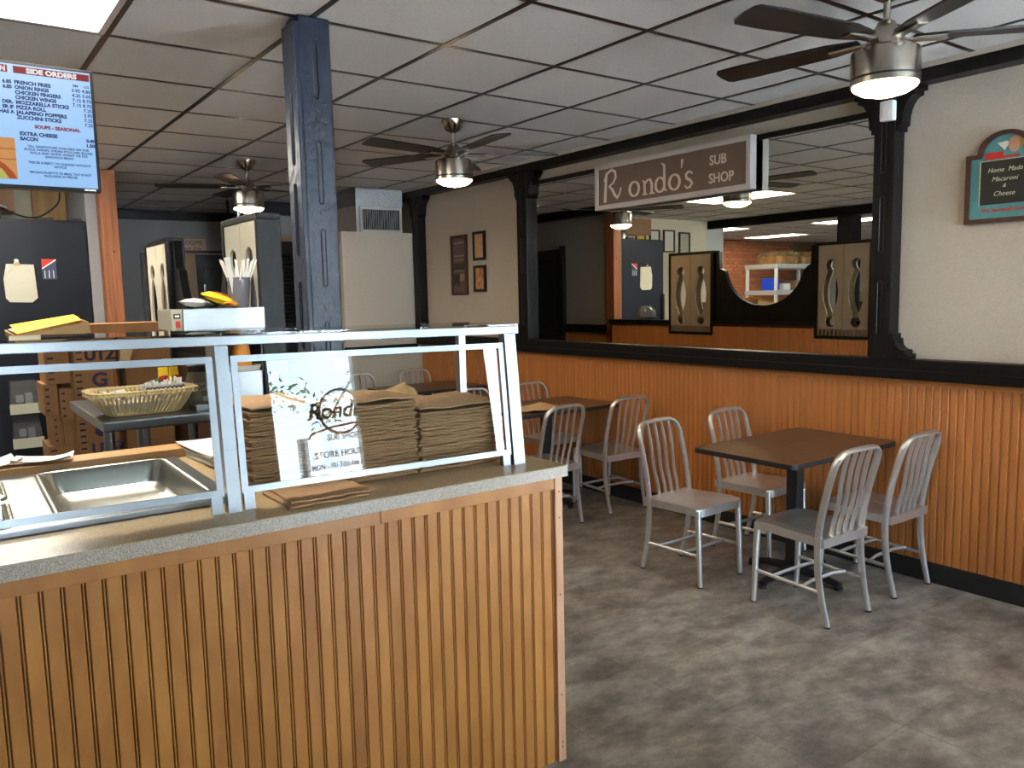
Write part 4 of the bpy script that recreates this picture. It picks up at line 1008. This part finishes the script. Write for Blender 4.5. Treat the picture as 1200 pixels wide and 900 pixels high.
for k, (xx, dz, w_, h_, mm, lb) in enumerate(((-.72, 1.5155, .10, .16, 'bluebox', 'blue box on the upper rack shelf'), (-.93, 1.5155, .16, .09, 'paper', 'white crumpled pack on the upper rack shelf'), (-1.25, 1.5155, .24, .13, 'tan', 'tan food bag on the upper rack shelf'), (-.80, 1.0105, .16, .26, 'white', 'pale blue-white tub on the middle rack shelf'), (-1.2, 1.0105, .3, .28, 'creampanel', 'cream box on the middle rack shelf'))):
    if mm == 'bluebox': M[mm] = mat('blue_box_mat', lin(40, 80, 220), .4)
    tag(B().box(xx-w_/2-.2, xx+w_/2-.2, 6.47, 6.69, dz, dz+h_, .02).done('food_pack', M[mm], None, True), lb, 'food package', 'packs on the white rack')
tag(B().lathe([(.09, 0), (.12, .03), (.10, .12), (.05, .16)], 1.375, 6.62, 18).done('plastic_bag', M['plastic'], None, True, (0, 0, 1.2105)), 'clear plastic bag on the black ledge of the divider, seen in the mirror', 'plastic bag')

# ================================================================== MENU SCREEN
tv = thing('menu_screen', 'black flat screen showing a glowing blue side-orders menu, hanging at the top left', 'screen', (.05, 3.5, -.094))
xr, zb, zt = .5487, 2.055, 2.512
BZ = mat('screen_bezel_mat', lin(10, 11, 16), .35, spec=.15)
B().box(-.30, xr, 0, .05, zb, zt, .004).done('bezel', BZ, tv)
bx('display', M['screen'], tv, -.29, xr-.012, -.002, -.0002, zb+.014, zt-.012)
B().box(-.02, .04, .05, .09, zt-.3, ZC+.091).done('hanging_bracket', M['black'], tv)
def tt(s, x, z, size, mm='scrtext', al='LEFT', fit=None, b=.0009):
    o = text('menu_text', s, size, M[mm], tv, axes((0, -.0024, 0), (1, 0, 0), (0, 0, 1)), al, .0006, 0, 1.0, b)
    if fit:
        xs_ = [v.co.x for v in o.data.vertices]; k = fit/(max(xs_)-min(xs_)); o.data.transform(Matrix.Diagonal((k, 1, 1, 1)))
    o.data.transform(Matrix.Translation((x, 0, z))); return o
XL = .286; H_ = zt; XR = .536
bx('heading_bar', M['scrred'], tv, XL, XR-.002, -.003, -.0021, H_-.043, H_-.018)
bx('heading_bar', M['scrred'], tv, .06, .268, -.003, -.0021, H_-.043, H_-.018)
def hd_(s, x, z, al, fit):
    o = tt(s, x, z, .024, 'scrwhite', al, fit, .0012); o.name = 'heading'; o.location.y = -.0012
hd_('SIDE ORDERS', .409, H_-.039, 'CENTER', .165); hd_('CHICKEN', .262, H_-.039, 'RIGHT', .10)
for k, (s, ft) in enumerate([('FRENCH FRIES', .117), ('ONION RINGS', .110), ('CHICKEN FINGERS', .148), ('CHICKEN WINGS', .132), ('MOZZARELLA STICKS', .172), ('PIZZA ROLL', .096), ('JALAPENO POPPERS', .165), ('ZUCCHINI STICKS', .145)]):
    tt(s, XL, H_-.081-.0178*k, .0178, fit=ft)
tt('SM     LG', XR-.004, H_-.068, .012, al='RIGHT', b=.0003, fit=.055)
for k, (s, ft) in enumerate([('3.95 4.80', .064), ('4.25 5.05', .064), ('7.15 8.70', .064), ('7.15 8.75', .064), ('7.25', .028), ('3.95', .028), ('7.25', .028), ('7.25', .028)]):
    tt(s, XR, H_-.087-.0178*k, .0165, al='RIGHT', b=.0004, fit=ft)
tt('SOUPS - SEASONAL', .415, H_-.234, .0165, 'scrred', 'CENTER', .152)
tt('EXTRA CHEESE', XL+.004, H_-.263, .0178, fit=.122); tt('BACON', XL+.004, H_-.281, .0178, fit=.056)
tt('0.40', XR, H_-.270, .016, al='RIGHT', fit=.028); tt('1.50', XR, H_-.288, .016, al='RIGHT', fit=.028)
for k, (s, ft) in enumerate([('*ALL SANDWICHES AVAILABLE ON OUR', .205), ('ROLLS, WRAPS, SYRIAN POUCHES, BULKIE', .225), ('ROLLS AND WHITE, WHEAT OR RYE', .19), ('SANDWICH BREAD', .095), ('', 0), ('*PRICES SUBJECT TO CHANGE WITHOUT', .21), ('NOTICE', .04), ('', 0), ('*MASSACHUSETTS 7% MEAL TAX IS NOT', .21), ('INCLUDED IN PRICES', .11)]):
    if s: tt(s, .413, H_-.3045-.0117*k, .0112, al='CENTER', b=.0003, fit=ft)
for k, s in enumerate(['6.85', '6.85', '', '', 'DER.', 'ER IF', 'HAS A']):
    if s: tt(s, .278, H_-.081-.0178*k, .0165, al='RIGHT')
ph = bx('sandwich_photo', M['scrwood'], tv, -.05, .272, -.003, -.0021, H_-.424, H_-.276)
for z in (.318, .355): bx('plank_line', M['scrdark'], ph, -.05, .272, -.0034, -.003, H_-z, H_-z+.003)
plate('bread_photo', [[(-.05, -.423+H_), (.270, -.423+H_), (.258, -.40+H_), (.235, -.372+H_), (.2, -.352+H_), (-.05, -.34+H_)]], .0006, M['scrdark'], ph, axes((0, -.0038, 0), (1, 0, 0), (0, 0, 1)))
plate('filling_photo', [[(-.05, -.423+H_), (.245, -.423+H_), (.225, -.39+H_), (.19, -.372+H_), (-.05, -.362+H_)]], .0006, M['scrgreen'], ph, axes((0, -.0045, 0), (1, 0, 0), (0, 0, 1)))
B().box(xr-.06, xr-.02, -.006, 0, zb+.003, zb+.010).done('status_light', M['polish'], tv)

# ================================================================== SHOP SIGN
sg2 = thing('shop_sign', 'long brown sign with pale lettering in a grey frame over the mirror', 'sign', (4.0, 0, 0))
ya, yb, za, zb_ = 3.045, 4.405, 2.125, 2.440
bx('board', M['sign'], sg2, .012, .03, ya+.03, yb-.03, za+.03, zb_-.03)
f = .032
B().box(0, .058, ya, yb, zb_-f, zb_, .003).done('frame_bar', M['signframe'], sg2); B().box(0, .058, ya, yb, za, za+f, .003).done('frame_bar', M['signframe'], sg2)
B().box(0, .058, ya, ya+f, za+f, zb_-f, .003).done('frame_bar', M['signframe'], sg2); B().box(0, .058, yb-f, yb, za+f, zb_-f, .003).done('frame_bar', M['signframe'], sg2)
SM = lambda y, z: axes((.0112, y, z), (0, -1, 0), (0, 0, 1))
def letter(strokes, y, z, name='letter'):
    b = B()
    for k, (pts, wd) in enumerate(strokes): ribbon(b, pts, wd, .003+.0006*k)
    o = b.done(name, M['signletter'], sg2); o.data.transform(SM(y, z)); return o
def tap(n, a, b_, c): return [a+(b_-a)*math.sin(PI*min(1, i/(n-1)))+(c-a)*0 for i in range(n)]
# letters drawn as pen strokes (x to the right, y up), sizes in metres
Rst = [([(0, 0), (.005, .08), (.012, .16), (.018, .205)], [.026, .024, .02, .016]),
       ([(-.01, .15), (.02, .2), (.07, .222), (.105, .205), (.11, .165), (.085, .13), (.04, .108)], [.008, .014, .018, .020, .018, .014, .010]),
       ([(.045, .11), (.075, .085), (.10, .045), (.125, .022), (.15, .05), (.165, .09)], [.012, .020, .022, .020, .012, .006])]
y_R = yb-.10
letter(Rst, y_R, za+.048, 'letter_r')
def o_st(w_, h_): 
    P = arc(w_/2, h_/2, w_/2-.008, 60, 420, 22, h_/2-.006); return [(P, [.011+.009*abs(math.cos(math.radians(60+360*i/22))) for i in range(23)])]
def shift(st, dx): return [([(x+dx, y) for x, y in p], w_) for p, w_ in st]
hx = .105
n_st = [([(.0, .098), (.018, .09), (.02, .05), (.02, .006)], [.010, .016, .018, .018]), ([(0, .006), (.042, .006)], .010), ([(.02, .07), (.045, .098), (.072, .098), (.086, .07), (.086, .006)], [.008, .014, .016, .018, .018]), ([(.066, .006), (.112, .006)], .010)]
d_st = o_st(.095, .105)+[([(.062, .188), (.085, .178), (.087, .09), (.087, .02), (.108, .008)], [.010, .016, .018, .018, .010])]
ap_st = [([(.012, .19), (.005, .135)], [.020, .006])]
s_st = [([(.068, .088), (.058, .1), (.035, .106), (.014, .09), (.02, .066), (.05, .05), (.066, .03), (.048, .008), (.022, .004), (.004, .022)], [.008, .012, .014, .017, .019, .019, .017, .014, .012, .008])]
base_z = za+.058
for st, dx, nm in ((o_st(.105, .108), .24, 'letter_o'), (n_st, .372, 'letter_n'), (d_st, .484, 'letter_d'), (o_st(.105, .108), .606, 'letter_o'), (ap_st, .714, 'apostrophe'), (s_st, .742, 'letter_s')):
    letter(st, y_R-dx, base_z, nm)
text('lettering', 'SUB', .083, M['signletter'], sg2, SM(ya+.315, za+.178), 'LEFT', .003, 0, .92, .001)
text('lettering', 'SHOP', .083, M['signletter'], sg2, SM(ya+.32, za+.068), 'LEFT', .003, 0, .92, .001)
# ================================================================== CHALKBOARD SIGN
cb2 = thing('chalkboard_sign', 'arched teal menu chalkboard with maroon frame, at the right edge', 'sign', (4.112, 1.698, 1.82))
def board_outline(ins): 
    w_ = .172-ins; o = [(-w_, ins), (w_, ins), (w_, .322-ins), (.122-ins, .322-ins)]
    o += [((.122-ins)*math.cos(math.radians(a)), .322-ins+(.098)*math.sin(math.radians(a))) for a in range(10, 171, 10)]
    return o+[(-.122+ins, .322-ins), (-w_, .322-ins)]
CM = lambda d: axes((d, 0, 0), (0, -1, 0), (0, 0, 1))
plate('frame', [board_outline(0), board_outline(.020)], .030, M['maroon'], cb2, CM(0))
plate('board', [board_outline(.019)], .010, M['teal'], cb2, CM(.003))
bx('slate', M['slate'], cb2, -.008, -.002, -.105, .105, .085, .285)
B().box(-.009, -.002, .105, .110, .083, .288).box(-.009, -.002, -.110, -.105, .083, .288).box(-.009, -.002, -.105, .105, .285, .288).done('slate_border', M['creampanel'], cb2)
def ctext(s, z, size, mm, al='CENTER', sh=.3, sx=1, x=0, nm='chalk_writing'): return text(nm, s, size, M[mm], cb2, axes((-.0085, -x, z), (0, -1, 0), (0, 0, 1)), al, .0008, sh, sx, -.0002)
ctext('Home  Made', .232, .030, 'chalk', sx=.95); ctext('Macaroni', .190, .030, 'chalk'); ctext('&', .160, .024, 'chalk'); ctext('Cheese', .122, .031, 'chalk')
bx('red_lettering_block', M['red'], cb2, -.0045, -.0022, .01, .09, .293, .325); bx('red_lettering_block', M['red'], cb2, -.0045, -.0022, -.06, .01, .293, .304)
text('footer_lettering', 'The Sandwich Store', .026, M['red'], cb2, axes((-.0028, 0, .050), (0, -1, 0), (0, 0, 1)), 'CENTER', .0008, .15, .95, .0006)
plate('painted_bird', [[(-.04, .365), (0, .37), (.02, .36), (.0, .34), (-.005, .328), (-.02, .345)]], .002, M['paper'], cb2, CM(-.003))
plate('painted_face', [[(.035+.026*math.cos(a), .352+.036*math.sin(a)) for a in [2*PI*k/18 for k in range(18)]]], .002, mat('face_paint_mat', lin(206, 160, 130), .6), cb2, CM(-.003))
plate('painted_hair', [[(.06, .39), (.075, .36), (.066, .325), (.058, .345), (.056, .372), (.04, .392)]], .0022, mat('hair_paint_mat', lin(186, 150, 84), .6), cb2, CM(-.0042))
# sensor on the post bracket
sn = thing('motion_sensor', 'small white motion sensor on the right wall post below the ceiling fan', 'sensor', (4.029, 2.215, 2.41))
B().box(-.045, -.0005, -.034, .034, -.05, .05, .012).done('housing', M['white'], sn, True); B().box(-.048, -.044, -.02, .02, -.035, .005, .002).done('lens', M['paper'], sn)
# framed pictures on the wall between posts
def picture(label, ya_, yb2, z0, z1, inner, rim, extra=()):
    t = thing('picture_frame', label, 'picture frame', (4.1295, (ya_+yb2)/2, z0), 0, 'framed pictures on the tan wall'); w_ = (yb2-ya_)/2; h_ = z1-z0; r = rim
    B().box(-.022, 0, -w_, w_, h_-r, h_, .002).box(-.022, 0, -w_, w_, 0, r, .002).box(-.022, 0, -w_, -w_+r, r, h_-r, .002).box(-.022, 0, w_-r, w_, r, h_-r, .002).done('frame', M['maroon'] if extra else M['black'], t)
    bx('picture', inner, t, -.012, -.001, -w_+r, w_-r, r, h_-r)
    for (a, b_, c, d, mm) in extra: bx('printed_block', mm, t, -.0135, -.012, -w_+r+a*(2*w_-2*r), -w_+r+b_*(2*w_-2*r), r+c*(h_-2*r), r+d*(h_-2*r))
    return t
ps = mat('poster_brown_mat', lin(104, 82, 76), .5, var=(40, 40, 40, .5), col2=lin(86, 66, 64)); pl = mat('poster_line_mat', lin(150, 128, 112), .6); pdk = mat('poster_dark_mat', lin(58, 44, 44), .6)
picture('tall dark framed brown poster on the tan wall', 6.30, 6.575, 1.54, 2.10, ps, .03, [(.08, .92, .90, .93, pl), (.1, .9, .66, .69, pl), (.08, .92, .585, .60, pl), (.06, .94, .42, .54, pdk), (.06, .94, .385, .40, pl), (.5, .95, .12, .34, pdk), (.7, .85, .12, .16, M['paper']), (.1, .45, .2, .34, pl)])
picture('small black framed orange print on the tan wall, upper one', 6.0, 6.19, 1.85, 2.11, mat('print_orange_mat', lin(222, 176, 142), .6, var=(30, 30, 30, .6), col2=lin(206, 154, 118)), .024)
picture('small black framed orange and red print on the tan wall, lower one', 6.0, 6.19, 1.565, 1.805, mat('print_mixed_mat', lin(214, 166, 112), .6, var=(26, 26, 26, 1), col2=lin(186, 104, 72)), .024)
# air duct on the partition
dc = thing('air_duct', 'foil-wrapped air duct with grille standing on the low beige partition', 'air duct', (0, 0, 0))
bx('duct_box', M['duct'], dc, 3.47, 3.97, 7.25, 8.3, 2.1705, 2.44, .004)
B().box(3.462, 3.978, 7.245, 8.3, 2.43, ZC-.003, .006).done('foil_wrap', M['foil'], dc)
B().box(3.463, 3.485, 7.243, 7.252, 2.1705, 2.60).done('foil_tape', M['foil'], dc)
B().box(3.50, 3.955, 7.232, 7.25, 2.395, 2.42).box(3.50, 3.955, 7.232, 7.25, 2.175, 2.20).box(3.50, 3.525, 7.232, 7.25, 2.20, 2.395).box(3.93, 3.955, 7.232, 7.25, 2.20, 2.395).done('grille_frame', M['signframe'], dc)
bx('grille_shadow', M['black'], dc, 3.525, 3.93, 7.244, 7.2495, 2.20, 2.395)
for k in range(19): bx('grille_fin', M['alu'], dc, 3.536+.0205*k, 3.5385+.0205*k, 7.234, 7.243, 2.20, 2.395)

# ================================================================== TABLES AND CHAIRS
def make_table(x0, x1, y0, y1, label):
    t = thing('dining_table', label, 'table', ((x0+x1)/2, (y0+y1)/2, 0), 0, 'dark dining tables along the wall'); w_, d_ = (x1-x0)/2, (y1-y0)/2
    B().loft([rrect(-w_, w_, -d_, d_, .035, .694), rrect(-w_, w_, -d_, d_, .035, .7165)]).done('edge_band', M['rubber'], t, True)
    B().loft([rrect(-w_+.001, w_-.001, -d_+.001, d_-.001, .034, .7166), rrect(-w_+.002, w_-.002, -d_+.002, d_-.002, .033, .7195)]).done('tabletop', M['tabletop'], t)
    B().box(-.032, .032, -.032, .032, .045, .68, .008).done('column', M['black'], t)
    B().box(-.13, .13, -.13, .13, .678, .6935, .004).done('mounting_plate', M['black'], t)
    f = B()
    for a in range(4):
        q = Matrix.Rotation(PI/4*0+PI/2*a, 4, 'Z'); P = [q @ Vector(v) for v in ((.02, 0, .05), (.15, 0, .045), (.27, 0, .026))]
        f.sweep(P, [.036, .03, .024], [.024, .02, .014], n=8)
    fb_ = f.done('base', M['black'], t, True)
    for a in range(4):
        q = Matrix.Rotation(PI/2*a, 4, 'Z') @ Vector((.265, 0, 0)); B().lathe([(.02, .0005), (.02, .016)], q.x, q.y, 12).done('foot', M['rubber'], fb_)
    return t
make_table(3.175, 4.095, 2.155, 2.765, 'dark walnut dining table nearest the viewer, with four metal chairs')
make_table(3.175, 4.095, 4.25, 4.86, 'dark walnut dining table second from the viewer, with brown paper on it')
make_table(3.175, 4.095, 5.98, 6.59, 'dark walnut dining table farthest back, seen through the glass guard')
def make_chair(label):
    t = thing('metal_chair', label, 'chair', (0, 0, 0), 0, 'brushed aluminium dining chairs')
    al = M['alu']
    b = B(); nx, ny = 12, 12; T_, U_ = [], []
    for i in range(nx+1):
        tr, ur = [], []
        for j in range(ny+1):
            u, v = i/nx*2-1, j/ny
            hw = .168+.018*v; y_ = .012+.392*v
            if v > .8: y_ -= .022*abs(u)**8
            x_ = u*hw*(1-(.03*max(0, v-.85)/.15 if abs(u) > .9 else 0))
            z_ = .408+.014*v-.012*math.exp(-((abs(u)-.45)/.28)**2)*math.exp(-((v-.42)/.3)**2)-.008*max(0, v-.86)/.14*(.6+.4*abs(u))
            edge_ = i in (0, nx) or j in (0, ny)
            tr.append(b.m.verts.new((x_, y_, z_))); ur.append(b.m.verts.new((x_*.99, y_, z_-.042 if edge_ else z_-.012)))
        T_.append(tr); U_.append(ur)
    for i in range(nx):
        for j in range(ny):
            b.m.faces.new((T_[i][j], T_[i+1][j], T_[i+1][j+1], T_[i][j+1])); b.m.faces.new((U_[i][j], U_[i][j+1], U_[i+1][j+1], U_[i+1][j]))
    for i in range(nx):
        b.m.faces.new((U_[i][0], U_[i+1][0], T_[i+1][0], T_[i][0])); b.m.faces.new((T_[i][ny], T_[i+1][ny], U_[i+1][ny], U_[i][ny]))
    for j in range(ny):
        b.m.faces.new((T_[0][j], T_[0][j+1], U_[0][j+1], U_[0][j])); b.m.faces.new((U_[nx][j], U_[nx][j+1], T_[nx][j+1], T_[nx][j]))
    b.done('seat', al, t, True)
    # back frame: inverted U of flat tube, legs carry on below the seat
    def yb(z): return .046 if z < .36 else (.046-.10*((z-.36)/.46)**1.6)
    R = .075; pts = []
    for z in (.36, .42, .50, .58, .66, .72): pts.append((-.166+.004*(z-.36), yb(z), z))
    for a in range(1, 8):
        an = math.radians(90*a/8); z = .735+R*math.sin(an); pts.append((-.164+R*(1-math.cos(an)), yb(min(z, .82)), z))
    half = pts+[(-.05, yb(.81), .8115), (0, yb(.81), .8125)]
    full = half+[(-x, y_, z) for x, y_, z in reversed(half[:-1])]
    B().sweep(full, .0115, .0175, n=8, ref=(0, 1, .12)).done('back_frame', al, t, True)
    for s in (-1, 1):
        lr_ = B().sweep(smoothpath([(s*.160, -.008, .006), (s*.164, .020, .12), (s*.166, .040, .24), (s*.166, .046, .362)], 4), [.0115]*13, [.014+.0035*min(1, k/8) for k in range(13)], n=8, ref=(0, 1, 0)).done('leg', al, t, True)
        lf_ = B().sweep([(s*.166, .398, .006), (s*.166, .390, .2), (s*.164, .382, .372), (s*.162, .381, .405)], [.0125, .015, .0175, .0175], n=10, ref=(0, 1, 0)).done('leg', al, t, True)
        for yy, rr in ((-.008, .011), (.398, .0115)): B().lathe([(rr+.003, .0005), (rr+.003, .006)], s*(.160 if yy < 0 else .166), yy, 10).done('foot_glide', M['rubber'], lr_ if yy < 0 else lf_)
        B().sweep([(s*.164, .024, .155), (s*.166, .392, .165)], .0075, .0095, n=8).done('stretcher', al, t, True)
    for yy in (.12, .29): B().sweep([(-.163, yy, .162), (-.08, yy+(.015 if yy < .2 else 0), .165), (.08, yy+(.015 if yy < .2 else 0), .165), (.163, yy, .162)], .0075, .0095, n=8).done('stretcher', al, t, True)
    for k in range(4):
        xx = -.084+.056*k; tp = (xx*1.02, yb(.80), .804)
        B().sweep(smoothpath([(xx*.90, .040, .402), (xx*.92, .026, .47), (xx*.96, .004, .55), (xx, -.010, .65), (xx*1.01, -.028, .74), tp], 3), .0055, .0115, n=8, ref=(0, 1, 0)).done('slat', al, t, True)
    return t
ch = make_chair('aluminium slat-back chair at the near table, left front corner, back towards the viewer')
ch.location = (3.335, 1.972, 0); ch.rotation_euler = (0, 0, -.04)
for x, y, rz, lb in ((3.905, 1.972, -.02, 'aluminium slat-back chair at the near table, closest to the wall in front'),
                     (3.28, 3.062, PI+.02, 'aluminium slat-back chair at the near table, facing the viewer, whole seat in view'),
                     (3.885, 3.07, PI, 'aluminium slat-back chair at the near table, behind it against the wall'),
                     (3.285, 3.955, .03, 'aluminium slat-back chair at the second table, standing by the counter end'),
                     (3.89, 3.975, -.05, 'aluminium slat-back chair at the second table, near side by the wall'),
                     (3.93, 5.10, PI, 'aluminium slat-back chair at the second table, far side by the wall'),
                     (3.36, 5.10, PI, 'aluminium slat-back chair at the second table, far side behind the glass guard post'),
                     (3.25, 6.88, PI, 'aluminium slat-back chair at the far table, left one behind the glass'),
                     (3.86, 6.88, PI, 'aluminium slat-back chair at the far table, right one by the corner')):
    dup(ch, (x, y, 0), rz, lb)
sheet('paper_placemat', 'brown folded paper lying on the second table', 'paper', 3.46, 4.44, .7205, .36, .26, .2, mat('placemat_mat', lin(196, 160, 120), .8), None, .012, seed=4)
